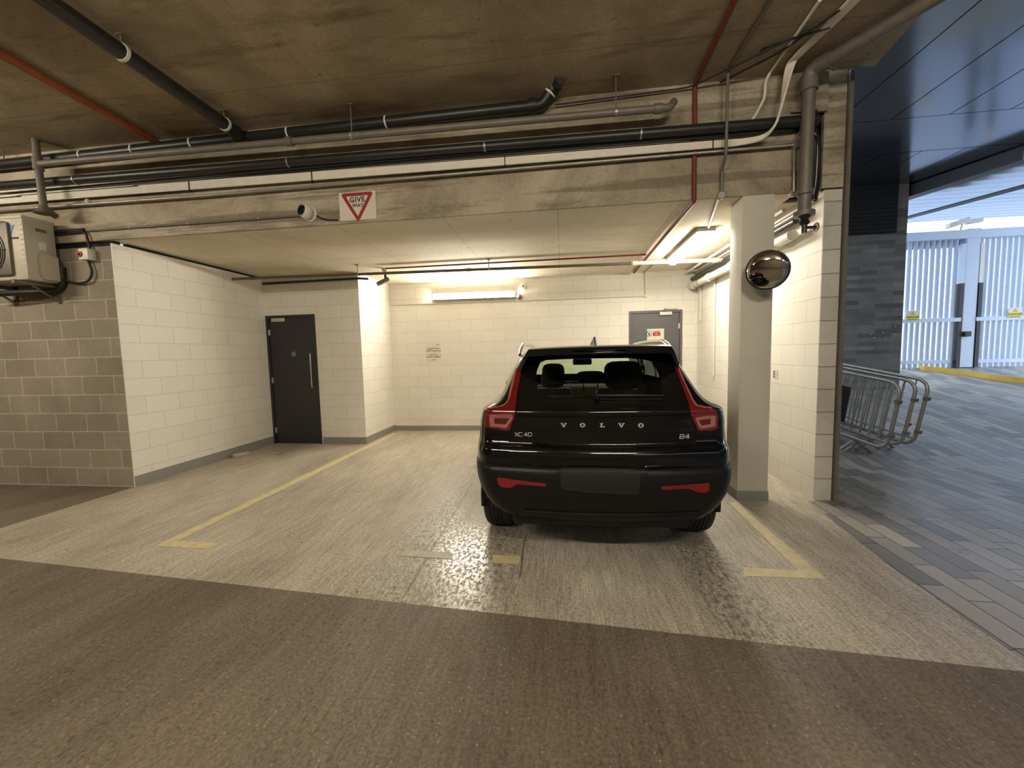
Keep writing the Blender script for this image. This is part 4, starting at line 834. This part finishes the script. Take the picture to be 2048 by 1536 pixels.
struct('floor_gate_island', poly([(8.2, YG-.5), (14, YG-1.1), (14, YG+1.5), (8.2, YG+1.5)], .12, .02).xform(Matrix.Translation(V(0, 0, 0))) if False else MB().prism([V(p.x, p.y+.05, gz(p.y)+.02) for p in kp]+[V(kp[-1].x, 12.2, gz(11.3)+.06), V(kp[0].x, 12.2, gz(11.3)+.06)], (0, 0, 1), .02), 'floor_bay')
# crowd barriers
def barrier():
    r = thing('crowd_barrier', (0, 0, 0), '', 'barrier', 'steel crowd barriers leaning together')
    L_, z0, z1 = 2.2, .22, 1.08
    loop = fillet([V(0, 0, .6), V(0, 0, z1), V(-L_, 0, z1), V(-L_, 0, z0), V(0, 0, z0), V(0, 0, .59)], .16)
    make('frame', MB().tube(loop[:-1], .021, 10, closed=True), 'galv', r, smooth=True, local=True)
    make('lower_rail', MB().cyl((-L_, 0, z0+.09), (0, 0, z0+.09), .011, 8), 'galv', r, local=True)
    for k in range(17): x = -.14-k*(L_-.28)/16; make('bar', MB().cyl((x, 0, z0+.02), (x, 0, z1-.02), .0085, 8), 'galv', r, local=True)
    for x in (-.42, -L_+.42):
        mb = MB(); mb.tube(fillet([V(x-.02, -.30, .0), V(x, 0, z0-.02), V(x+.02, .30, .0)], .03), .018, 8); make('foot', mb, 'galv', r, smooth=True, local=True)
    for z in (.86, .42): make('hook', MB().box((-.005, -.04, z-.02), (.05, .012, z+.02)), 'galv_dark', r, local=True)
    return r
base_b = barrier()
labs = ['front steel crowd barrier of the group, nearest the white wall end', 'middle steel crowd barrier, between two others', 'rearmost steel crowd barrier with red and white tape on its end']
def onramp(u, v, h):
    d = ray(u, v); t = 1.0
    while (EYE+d*t).z-gz((EYE+d*t).y) > h: t += .01
    return EYE+d*t
for k, (pr, pl) in enumerate((((1768, 899), (1672, 864)), ((1795, 893), (1690, 858)), ((1820, 890), (1700, 850)))):
    R_, L_p = onramp(pr[0], pr[1], .22), onramp(pl[0], pl[1], .22); dv = R_-L_p
    b_ = base_b if k == 0 else copy_tree(base_b)
    b_.location = (R_.x, R_.y, gz(R_.y)); b_.rotation_euler = (0, -math.atan2(dv.z, math.hypot(dv.x, dv.y)), math.atan2(dv.y, dv.x)); b_['label'] = labs[k]
    e2_ = R_
bpy.context.view_layer.update()
q = base_b.matrix_world
def colx(x): p = q @ V(x, -.03, .65)-EYE; return 1024+FPX*p.dot(RT)/p.dot(FW)
xr = next(-k*.01 for k in range(220) if colx(-k*.01) < 1695)
mb = MB().box((xr-.42, -.035, .40), (xr, -.025, .90)); mb.xform(q); tag(make('black_board', mb, 'void'), 'black board tied to the front crowd barrier beside the wall end', 'board')
mb = MB(); pts = [ay(1834, 832, e2_.y), ay(1822, 848, e2_.y-.03), ay(1812, 856, e2_.y-.05)]
r = thing('barrier_tape', pts[0], 'torn red and white tape hanging from the rearmost barrier', 'tape')
make('white_end', MB().tube([pts[0], pts[1]], [.01, .02], 4), 'white_plastic', r); make('red_end', MB().tube([pts[1], pts[2]], [.02, .006], 4), 'sign_red', r)

# ------------------------------------------------------------------ the car
CX, CY = .255, 2.64
car = thing('car', (CX, CY, 0), 'glossy black compact SUV parked nose in, seen from behind', 'car')
def interp(tab, z):
    if z <= tab[0][0]: return tab[0][1]
    for (a, b_), (c, d) in zip(tab, tab[1:]):
        if z <= c: t = (z-a)/(c-a); return b_+(d-b_)*t
    return tab[-1][1]
#            z   rear y
YR = [(.358, .22), (.376, .10), (.388, .06), (.40, .035), (.45, .015), (.55, .0), (.70, .005), (.755, .02), (.765, .055), (.85, .06), (.875, .075), (.90, .115), (1.0, .125), (1.10, .115), (1.125, .10), (1.14, .105), (1.16, .14), (1.3, .25), (1.45, .37), (1.56, .45)]
HW = [(.358, .70), (.376, .745), (.40, .79), (.42, .82), (.48, .87), (.55, .905), (.62, .928), (.70, .937), (.80, .935), (.95, .925), (1.05, .912), (1.10, .898), (1.14, .87), (1.165, .83), (1.185, .765), (1.25, .722), (1.35, .682), (1.45, .640), (1.52, .605), (1.56, .58)]
RX = [(.25, .25), (.5, .22), (.75, .20), (.95, .17), (1.1, .15), (1.2, .10), (1.56, .09)]
RY = [(.25, .45), (.5, .42), (.75, .40), (.95, .42), (1.1, .38), (1.2, .22), (1.56, .2)]
BOW = [(.25, .10), (.5, .12), (.75, .11), (1.1, .09), (1.2, .07), (1.56, .06)]
YFR = [(.25, 4.2), (.45, 4.40), (.7, 4.42), (.9, 4.36), (1.02, 4.2), (1.06, 3.9), (1.10, 3.35), (1.14, 3.28), (1.3, 2.98), (1.45, 2.66), (1.56, 2.40)]
def zroof(y): return -.03*max(0, (y-1.5))**1.6*.8-.035*max(0, (1.3-y))**1.5      # roof edge arch
rowz = [.358, .366, .376, .388, .40, .44, .48, .52, .56, .60, .64, .68, .72, .75, .758, .766, .80, .84, .862, .875, .888, .905, .95, 1.0, 1.05, 1.085, 1.105, 1.12, 1.13, 1.14, 1.155, 1.175, 1.20]+[1.2+.36*k/16 for k in range(1, 17)]
NR, NC, NS = 26, 14, 60
def halfrow(z, shrink=1.0, zadd=0.0):
    hw, rx, ry, yr, bow, yf = interp(HW, z)*shrink, interp(RX, z)*shrink, interp(RY, z), interp(YR, z), interp(BOW, z), interp(YFR, z)
    pts = []
    for k in range(NR): x = (hw-rx)*k/NR; pts.append((x, yr+bow*(x/hw)**2))
    yc = yr+bow*((hw-rx)/hw)**2
    for k in range(NC): t = PI/2*k/NC; pts.append((hw-rx+rx*math.sin(t), yc+ry*(1-math.cos(t))**1.15))
    fy = .55 if z < 1.06 else .25; fx = .30 if z < 1.06 else .12; ys = yc+ry
    for k in range(NS): t = k/NS; y = ys+(yf-fy-ys)*t; q = min(1, (y-ys)/.85); q = q*q*(3-2*q); pts.append((hw*(1-.10*max(0, t-.45)**2*(1 if z < 1.12 else 2.0))+q*interp([(1.14, 0), (1.19, .075), (1.3, .10), (1.56, .06)], z), y))
    e = pts[-1][0]*.995
    for k in range(NC): t = PI/2*k/NC; pts.append((e-fx+fx*math.cos(t), yf-fy+fy*math.sin(t)-.06*((e-fx+fx*math.cos(t))/hw)**2))
    for k in range(11): x = (e-fx)*(1-k/10); pts.append((x, yf-.06*(x/hw)**2))
    g = max(0, min(1, (z-1.2)/.36))
    return [(x, y, z+zadd+g*zroof(y)) for x, y in pts]
rows = [halfrow(z) for z in rowz]
top = rowz[-1]; CR = .052
for s in (.985, .96, .92, .85, .75, .6, .45, .3, .15, 0.0):
    base_r = rows[len(rowz)-1]; 
    rows.append([(x*s, y+(.02*(1-s) if y < 1 else -.02*(1-s)), z+CR*(1-s*s)**.8+.02*(1-s) * 0) for x, y, z in base_r])
NP = len(rows[0]); verts = []; 
for r_ in rows:
    verts += [V(x, y, z) for x, y, z in r_]+[V(-x, y, z) for x, y, z in r_[1:-1]][::-1]
NL = 2*NP-2
CARO = V(CX, CY, 0)
def topx(p):
    d = p+CARO-EYE; zc_ = d.dot(FW); return 1024+FPX*d.dot(RT)/zc_, 768-FPX*d.dot(UP)/zc_
def inpoly(p, poly):
    c = False; x, y = p
    for (x0, y0), (x1, y1) in zip(poly, poly[1:]+poly[:1]):
        if (y0 > y) != (y1 > y) and x < (x1-x0)*(y-y0)/(y1-y0)+x0: c = not c
    return c
GLASSPX = [(1072, 760), (1076, 735), (1082, 722), (1092, 715), (1120, 712), (1250, 711), (1300, 716), (1318, 726), (1332, 770), (1338, 790), (1300, 800), (1100, 800), (1074, 795)]
groups = {}
allf = []
WHEELS = [.905, 3.60]
for i in range(len(rows)-1):
    for k in range(NL):
        f = [i*NL+k, i*NL+(k+1) % NL, (i+1)*NL+(k+1) % NL, (i+1)*NL+k]
        c = sum((verts[j] for j in f), Vector((0, 0, 0)))/4; allf.append(f)
        kk = k if k < NP-1 else NL-1-k
        side = NR+NC-2 < kk < NR+NC+NS+1
        part = 'body'
        if c.y < 3.9 and i < len(rowz)-1:
            if c.z < .62 and any((c.y-w)**2+(c.z-.36)**2 < .405**2 for w in WHEELS) and abs(c.x) > .45 and c.y > .35: continue
            if i < 15: part = 'bumper' if c.y < 1.2 else 'body'
        if i >= 33 and i < len(rowz)-2:
            if kk < NR+4 and c.y < .9 and inpoly(topx(c), GLASSPX): part = 'rear_window'
            elif NR+NC-5 < kk < NR+NC+NS-6 and 33 < i: part = 'side_window'
            elif kk >= NR+NC+NS+4 and i > 33: part = 'windscreen'
        if part == 'side_window':
            kq = kk-NR-NC
            if kq in (19, 20, 40, 41): part = 'body'
            else: part += '_l' if c.x < 0 else '_r'
        groups.setdefault(part, []).append(f)
BV = BVHTree.FromPolygons(verts, allf)
def carpart(name, mb, m, parent=car, smooth=True, label=None):
    o = make(name, mb, m, parent, smooth, local=True)
    if label: o['label'] = label
    return o
def fromfaces(fs, off=0):
    mb = MB(); idx = {}
    for f in fs:
        for j in f:
            if j not in idx: idx[j] = len(mb.v); mb.v.append(verts[j])
        mb.f.append([idx[j] for j in f])
    return mb
def carbody(name, fs, m):
    o = make(name, fromfaces(fs), m, car, None, local=True); me = o.data
    bm = bmesh.new(); bm.from_mesh(me); bmesh.ops.remove_doubles(bm, verts=bm.verts, dist=1e-5)
    bmesh.ops.recalc_face_normals(bm, faces=bm.faces[:]); bm.to_mesh(me); bm.free()
    for p in me.polygons: p.use_smooth = True
    me.set_sharp_from_angle(angle=math.radians(60)); return o
carbody('body_shell', groups['body'], 'paint'); o = carbody('bumper', groups['bumper'], 'cladding'); o['label'] = 'dark grey matt plastic rear bumper'
for p_, nm in (('rear_window', 'rear_window'), ('windscreen', 'windscreen'), ('side_window_l', 'side_window'), ('side_window_r', 'side_window')):
    carbody(nm, groups[p_], 'car_glass')
def hit(u, v):
    d = ray(u, v).normalized(); h = BV.ray_cast(EYE-CARO, d); return (h[0], h[1] if h[1].dot(d) < 0 else -h[1]) if h[0] else None
def patch(polys, off, thick, step=3.0, holes=()):
    """polygon(s) traced on the photograph, laid on the car's own skin, raised by off with a rim going back by thick"""
    mb = MB()
    for poly_ in polys:
        def dens(P):
            o = []
            for a, b_ in zip(P, P[1:]+P[:1]):
                n = max(1, int(math.hypot(b_[0]-a[0], b_[1]-a[1])/step))
                o += [(a[0]+(b_[0]-a[0])*k/n, a[1]+(b_[1]-a[1])*k/n) for k in range(n)]
            return o
        P = dens(poly_); pts = [Vector(p) for p in P]; edges = [(i, (i+1) % len(P)) for i in range(len(P))]
        for h_ in holes:
            H = dens(h_); o_ = len(pts); pts += [Vector(p) for p in H]; edges += [(o_+i, o_+(i+1) % len(H)) for i in range(len(H))]
        xs_ = [p[0] for p in P]; ys_ = [p[1] for p in P]; y = min(ys_)+step/2
        while y < max(ys_):
            x = min(xs_)+step/2
            while x < max(xs_):
                if inpoly((x, y), P) and not any(inpoly((x, y), h_) for h_ in holes): pts.append(Vector((x+random.uniform(-.2, .2), y)))
                x += step
            y += step
        vs, _, fs, *_r = delaunay_2d_cdt(pts, edges, [], 0, 1e-4)
        keep = []
        for f in fs:
            c = sum((vs[i] for i in f), Vector((0, 0)))/len(f)
            if inpoly(c, P) and not any(inpoly(c, h_) for h_ in holes): keep.append(list(f))
        H3 = [hit(v[0], v[1]) for v in vs]; ok = [h is not None for h in H3]
        keep = [f for f in keep if all(ok[i] for i in f)]
        top_ = [h[0]+h[1]*off if h else Vector() for h in H3]; bot = [h[0]+h[1]*(off-thick) if h else Vector() for h in H3]; n = len(vs)
        ec = {}
        for f in keep:
            for a, b_ in zip(f, f[1:]+f[:1]): ec[tuple(sorted((a, b_)))] = ec.get(tuple(sorted((a, b_))), 0)+1
        fs2 = [f for f in keep]+[[i+n for i in f][::-1] for f in keep]+[[a, b_, b_+n, a+n] for (a, b_), c in ec.items() if c == 1]
        used = sorted({i for f in fs2 for i in f}); mp = {i: q for q, i in enumerate(used)}; al = top_+bot
        mb.add([al[i] for i in used], [[mp[i] for i in f] for f in fs2])
    return mb
def Z1(pts): return [(930+x/3.34, 640+y/3.339) for x, y in pts]        # coordinates read off an enlarged detail
# black border of the rear window with a clear opening
opening = Z1([(476, 400), (482, 320), (500, 285), (540, 268), (720, 258), (1085, 254), (1180, 262), (1245, 275), (1290, 350), (1310, 430), (1310, 500), (1100, 515), (880, 520), (820, 525), (600, 520), (490, 500)])
border = Z1([(385, 290), (440, 232), (860, 222), (1330, 230), (1398, 300), (1440, 420), (1500, 590), (1490, 625), (1000, 640), (850, 642), (600, 636), (350, 622), (345, 590), (372, 380)])
carpart('window_border', patch([border], .006, .007, holes=[opening]), 'frit')
# tail lamps
lampL = Z1([(346, 330), (376, 330), (372, 380), (350, 500), (338, 610), (335, 640), (300, 735), (265, 738), (200, 722), (142, 712), (148, 605), (160, 598), (245, 580), (275, 560), (290, 530), (320, 420)])
lampR = Z1([(1394, 312), (1412, 310), (1430, 345), (1520, 540), (1545, 575), (1600, 590), (1650, 590), (1675, 610), (1683, 640), (1680, 715), (1655, 735), (1560, 740), (1545, 725), (1505, 630), (1490, 560), (1440, 430)])
innerL = Z1([(168, 625), (320, 625), (325, 650), (280, 718), (172, 705)]); holeL = Z1([(200, 648), (305, 650), (275, 693), (200, 688)])
innerR = Z1([(1530, 645), (1640, 630), (1668, 635), (1665, 705), (1575, 722), (1556, 715)]); holeR = Z1([(1552, 665), (1632, 655), (1632, 690), (1572, 700)])
stripL = Z1([(345, 340), (351, 340), (328, 430), (298, 535), (282, 563), (250, 586), (165, 603), (160, 599), (245, 580), (275, 560), (290, 530), (320, 420)])
stripR = Z1([(1412, 312), (1430, 345), (1520, 540), (1545, 575), (1600, 590), (1640, 592), (1640, 598), (1595, 598), (1538, 582), (1512, 545), (1425, 350)])
for lamp, inn, hol, st in ((lampL, innerL, holeL, stripL), (lampR, innerR, holeR, stripR)):
    t = carpart('tail_lamp', patch([lamp], .014, .02, 2.2), 'tail', label='red L shaped tail lamp')
    carpart('clear_band', patch([inn], .017, .004, 2.0, holes=[hol]), 'tail_white', t); carpart('dark_lens', patch([hol], .016, .003, 2.0), 'tail_dark', t); carpart('edge_light', patch([st], .0165, .004, 1.5), 'tail_white', t)
for P in (Z1([(214, 1055), (232, 1052), (340, 1068), (540, 1092), (540, 1112), (350, 1096), (325, 1112), (290, 1122), (240, 1112), (222, 1090)]), Z1([(1310, 1112), (1540, 1095), (1625, 1088), (1632, 1095), (1628, 1140), (1605, 1153), (1545, 1150), (1515, 1132), (1490, 1124), (1312, 1134)])):
    carpart('reflector', patch([P], .005, .008, 2.2), 'reflector', label='red rear reflector strip')
# bumper detail: grey upper edge strips, plate recess, plate, lower lip
for P in (Z1([(1265, 1070), (1480, 1050), (1708, 1012), (1708, 1040), (1640, 1072), (1500, 1085), (1270, 1098)]), Z1([(118, 985), (330, 1030), (620, 1048), (620, 1070), (330, 1050), (122, 1008)])): carpart('bumper_moulding', patch([P], .006, .01), 'cladding')
carpart('plate_recess', patch([Z1([(640, 985), (1180, 985), (1235, 1030), (1235, 1120), (1190, 1175), (640, 1175), (590, 1120), (590, 1030)])], .003, .006), 'cladding')
carpart('number_plate', patch([Z1([(650, 1000), (800, 995), (1130, 1004), (1160, 1018), (1168, 1040), (1168, 1135), (1150, 1158), (1100, 1164), (800, 1150), (655, 1130), (640, 1110), (638, 1020)])], .014, .008), 'plate')
carpart('bumper_lip', patch([Z1([(400, 1262), (700, 1280), (1000, 1288), (1300, 1285), (1560, 1275), (1560, 1283), (1300, 1300), (1000, 1302), (700, 1296), (400, 1275)])], .010, .012), 'paint')
# tailgate panel raised a little, with its shut line
carpart('tailgate', patch([Z1([(350, 650), (600, 644), (850, 650), (1000, 648), (1480, 634), (1500, 660), (1540, 745), (1545, 930), (1500, 985), (1250, 1000), (1180, 980), (650, 980), (580, 985), (330, 960), (290, 900), (290, 760), (325, 700)])], .004, .006, 4), 'paint')
# lettering
def onskin(u, v, off=.006):
    p, n = hit(u, v); return p+n*off, n
def glyphs(polys, u, v, h, off=.004, shear=0):
    """flat chrome letters: outlines in letter heights, standing on the skin at a photo point"""
    p, n = onskin(u, v, off); n = V(0, n.y, n.z).normalized(); m_ = orient(p, n); mb = MB()
    for P in polys: mb.prism([m_ @ V((x-.5+shear*y)*h, (y-.5)*h, 0) for x, y in P], n, .004)
    return mb
LV = [[(-.25, 1), (.38, 1), (.38, .86), (.27, .86), (.55, .38), (.74, .86), (.64, .86), (.64, 1), (1.25, 1), (1.25, .86), (1.08, .86), (.66, 0), (.38, 0), (-.08, .86), (-.25, .86)]]
LL = [[(0, 0), (1.1, 0), (1.1, .4), (.95, .4), (.9, .15), (.6, .15), (.6, .86), (.78, .86), (.78, 1), (0, 1), (0, .86), (.2, .86), (.2, .15), (0, .15)]]
def ring(cx, cy, rx, ry, ix, iy, n=28):
    o = []
    for k in range(n):
        a0, a1 = 2*PI*k/n, 2*PI*(k+1)/n
        o.append([(cx+rx*math.cos(a0), cy+ry*math.sin(a0)), (cx+rx*math.cos(a1), cy+ry*math.sin(a1)), (cx+ix*math.cos(a1), cy+iy*math.sin(a1)), (cx+ix*math.cos(a0), cy+iy*math.sin(a0))])
    return o
LO = ring(.5, .5, .62, .52, .24, .33)
tg = [c for c in car.children if c.name.startswith('tailgate')][0]
for g_, u in ((LV, 1127.5), (LO, 1165), (LL, 1203.5), (LV, 1242), (LO, 1281)):
    carpart('letter', glyphs(g_, u, 849.6+(u-1200)*.003, .030, .009), 'letter', tg, smooth=False)
def stroke(pts, w): 
    o = []
    for a, b_ in zip(pts, pts[1:]):
        a, b_ = Vector(a), Vector(b_); d = (b_-a).normalized(); nn = Vector((-d.y, d.x))*w/2; a = a-d*w/2; b_ = b_+d*w/2; o.append([tuple(a-nn), tuple(b_-nn), tuple(b_+nn), tuple(a+nn)])
    return o
XC40 = stroke([(0, 0), (.9, 1)], .16)+stroke([(0, 1), (.9, 0)], .16)+stroke([(2.1, 1), (1.25, 1), (1.15, .85), (1.15, .15), (1.25, 0), (2.1, 0)], .16)+stroke([(3.35, 0), (3.35, 1), (2.6, .3), (3.6, .3)], .16)+stroke([(3.9, 0), (3.9, 1), (4.7, 1), (4.85, .8), (4.85, .2), (4.7, 0), (3.9, 0)], .16)
B4 = stroke([(0, 0), (0, 1), (.8, 1), (.95, .85), (.95, .62), (.8, .5), (0, .5)], .16)+stroke([(.8, .5), (.97, .35), (.97, .15), (.8, 0), (0, 0)], .16)+stroke([(2.0, 0), (2.0, 1), (1.3, .3), (2.25, .3)], .16)
carpart('model_lettering', glyphs([[(x-1.9, y) for x, y in P] for P in XC40], 1047, 868.5, .0245, .009), 'letter', tg, smooth=False)
carpart('model_lettering', glyphs([[(x-.6, y) for x, y in P] for P in B4], 1367, 872.5, .027, .009, .2), 'letter', tg, smooth=False)
# roof spoiler, high brake lamp, rails, fin, wiper
mb = MB(); st = [(-.585, .135, .14), (-.555, .085, .09), (-.525, .04, .045)]+[(-.50+k*.05, .006*((-.50+k*.05)/.5)**2, .03*((-.5+k*.05)/.5)**2) for k in range(21)]+[(.525, .04, .045), (.555, .085, .09), (.585, .135, .14)]
n_ = len(st)
for x, drop, ysh in st:
    yb_ = .235+ysh; zt_ = 1.580-drop
    mb.v += [V(x, yb_, zt_), V(x, yb_+.02, zt_-.05), V(x, yb_+.26, zt_-.085), V(x, yb_+.45, zt_+.012), V(x, yb_+.20, zt_+.018), V(x, yb_+.03, zt_+.008)]
mb.f = [[k*6+j, k*6+(j+1) % 6, k*6+6+(j+1) % 6, k*6+6+j] for k in range(n_-1) for j in range(6)]+[[5, 4, 3, 2, 1, 0], [(n_-1)*6+j for j in range(6)]]
sp_ = carpart('roof_spoiler', mb, 'paint')
carpart('brake_lamp', MB().bbox((-.19, .228, 1.528), (.19, .26, 1.546), .004), 'frit', sp_)
for s in (-1, 1):
    mb = MB(); P = []
    for k in range(15):
        t = k/14; y = .62+1.75*t; P.append(V(s*(.60-.03*t), y, 1.555+zroof(y)+.075*min(1, 8*t, 8*(1-t))**.7))
    mb.tube(P, [.014]+[.017]*13+[.014], 10); carpart('roof_rail', mb, 'chrome', label='silver roof rail')
mb = MB(); mb.add([V(0, .55, 1.60), V(-.03, .72, 1.60), V(.03, .72, 1.60), V(0, .60, 1.655), V(-.006, .585, 1.665), V(.006, .585, 1.665)], [(0, 1, 4), (0, 5, 2), (1, 3, 4), (2, 5, 3), (1, 2, 3), (0, 4, 5), (3, 5, 4), (0, 2, 1)]); carpart('antenna_fin', mb, 'black', smooth=False)
w0, w1 = onskin(1195, 797, .03)[0], onskin(1326, 796, .03)[0]; wp = onskin(1193, 803, .02)[0]
mb = MB(); mb.tube([wp, w0, w0+(w1-w0)*.5+V(0, -.012, .004), w1], [.022, .017, .011, .007], 8); mb.tube([onskin(1200, 801, .015)[0], onskin(1324, 801, .015)[0]], .006, 6); carpart('rear_wiper', mb, 'cladding')
# wheels
def wheel(x, y, s):
    R_ = .355; prof = [(.235, -.10), (.27, -.115), (.32, -.118), (.343, -.105), (R_, -.085)]
    for k in range(5): c = -.06+.03*k; prof += [(R_, c-.011), (R_-.008, c-.009), (R_-.008, c-.004), (R_, c-.002)] if k else [(R_, c-.002)]
    prof += [(R_, .085), (.343, .105), (.32, .118), (.27, .115), (.235, .10), (.235, -.10)]
    mx_ = Matrix.Translation(V(x, y, R_)) @ Matrix.Rotation(PI/2*s, 4, 'Y')
    w = carpart('wheel', MB().lathe(prof, 48, mx_), 'tyre')
    mb = MB(); mb.lathe([(.235, -.09), (.22, -.085), (.225, .09), (.24, .10)], 40, mx_)
    for k in range(5):
        a = 2*PI*k/5; q = [V(math.cos(a+da)*r_, math.sin(a+da)*r_, .08) for r_, da in ((.05, -.5), (.225, -.14), (.225, .14), (.05, .5))]; mb.prism([mx_ @ p for p in q], mx_.to_3x3() @ V(0, 0, -1), .03)
    mb.lathe([(0, .03), (.07, .03), (.06, .085), (0, .09)], 20, mx_); carpart('rim', mb, 'rim', w)
for y in WHEELS:
    for s in (-1, 1): wheel(s*.822, y, s)
    for s in (-1, 1):
        mb = MB(); P = [V(s*.918, y+.395*math.cos(t*PI/20), .36+.395*math.sin(t*PI/20)) for t in range(-1, 22)]; mb.tube(P, .022, 8); carpart('arch_moulding', mb, 'cladding')
        mb = MB(); P = [(y+.40*math.cos(t*PI/16), .36+.40*math.sin(t*PI/16)) for t in range(17)]
        mb.add([V(s*.93, a, b_) for a, b_ in P]+[V(s*.52, a, b_) for a, b_ in P], [[k, k+1, k+18, k+17] for k in range(16)]); carpart('arch_liner', mb, 'black')
carpart('underbody', MB().bbox((-.66, .35, .21), (.66, 4.1, .30), .03), 'black')
carpart('silencer', MB().tube(fillet([V(-.62, .62, .235), V(-.30, .60, .235), V(-.2, .9, .24)], .08), .05, 12), 'galv')
# door mirrors
for s in (-1, 1): carpart('door_mirror', MB().bbox((min(s*.87, s*1.01), 2.55, 1.06), (max(s*.87, s*1.01), 2.68, 1.19), .035, 3), 'paint')
# interior
carpart('cabin_floor', MB().box((-.80, .55, .42), (.80, 3.2, .45)), 'trim')
carpart('parcel_shelf', MB().bbox((-.66, .36, 1.03), (.66, .95, 1.055), .01), 'trim')
mb = MB(); mb.bbox((-.72, 2.80, .7), (.72, 3.25, 1.10), .06, 4); carpart('dashboard', mb, 'trim')
def headrest(x, y, z, w, h, posts=True):
    mb = MB(); n1, n2 = 20, 12; vs = []; bm = bmesh.new(); bmesh.ops.create_cube(bm, size=1); bmesh.ops.subdivide_edges(bm, edges=bm.edges[:], cuts=4, use_grid_fill=True)
    for v in bm.verts:
        p = v.co*2; e = 4.0; q = (abs(p.x)**e+abs(p.z)**e+abs(p.y)**e)**(1/e); p = p/q; v.co = V(x+p.x*w/2, y+p.y*.055, z+h/2+p.z*h/2)
    mb.bm(bm); o = carpart('headrest', mb, 'seat')
    if posts:
        mb = MB()
        for s in (-1, 1): mb.cyl((x+s*w*.26, y, z-.09), (x+s*w*.26, y, z+.06), .006, 8)
        carpart('headrest_posts', mb, 'chrome', o)
def pxloc(u, y): p = ay(u, 740, CY+y); return p.x-CX
def pyloc(v, y, u=1200): p = ay(u, v, CY+y); return p.z
def hrpx(u0, u1, v0, v1, y, posts=True):
    xa, xb = pxloc(u0, y), pxloc(u1, y); z1_, z0_ = pyloc(v0, y, (u0+u1)/2), pyloc(v1, y, (u0+u1)/2); headrest((xa+xb)/2, y, z0_, xb-xa, z1_-z0_, posts)
hrpx(1084, 1129, 727, 776, 1.30, False); hrpx(1154, 1208, 742, 764, 1.30, True); hrpx(1208, 1284, 722, 778, 1.28, False)
def loft(name, y0, x0, x1, z0, z1, t=.14, rake=.12):
    mb = MB(); mb.bbox((x0, 0, z0), (x1, t, z1), .05, 4)
    for v in mb.v: v.y += y0-(v.z-z0)*rake
    carpart(name, mb, 'seat')
loft('rear_seat_back', 1.28, -.66, .66, .45, 1.12)
loft('front_seat_back', 2.2, -.62, -.14, .45, 1.12); loft('front_seat_back', 2.2, .14, .62, .45, 1.12)
headrest(-.38, 2.13, 1.13, .27, .19); headrest(.38, 2.13, 1.13, .27, .19)
xa, xb = pxloc(1146, 2.45), pxloc(1184, 2.45); za, zb_ = pyloc(718, 2.45), pyloc(729, 2.45); carpart('rear_view_mirror', MB().bbox((xa, 2.45, zb_), (xb, 2.49, za+.01), .018, 3), 'seat')
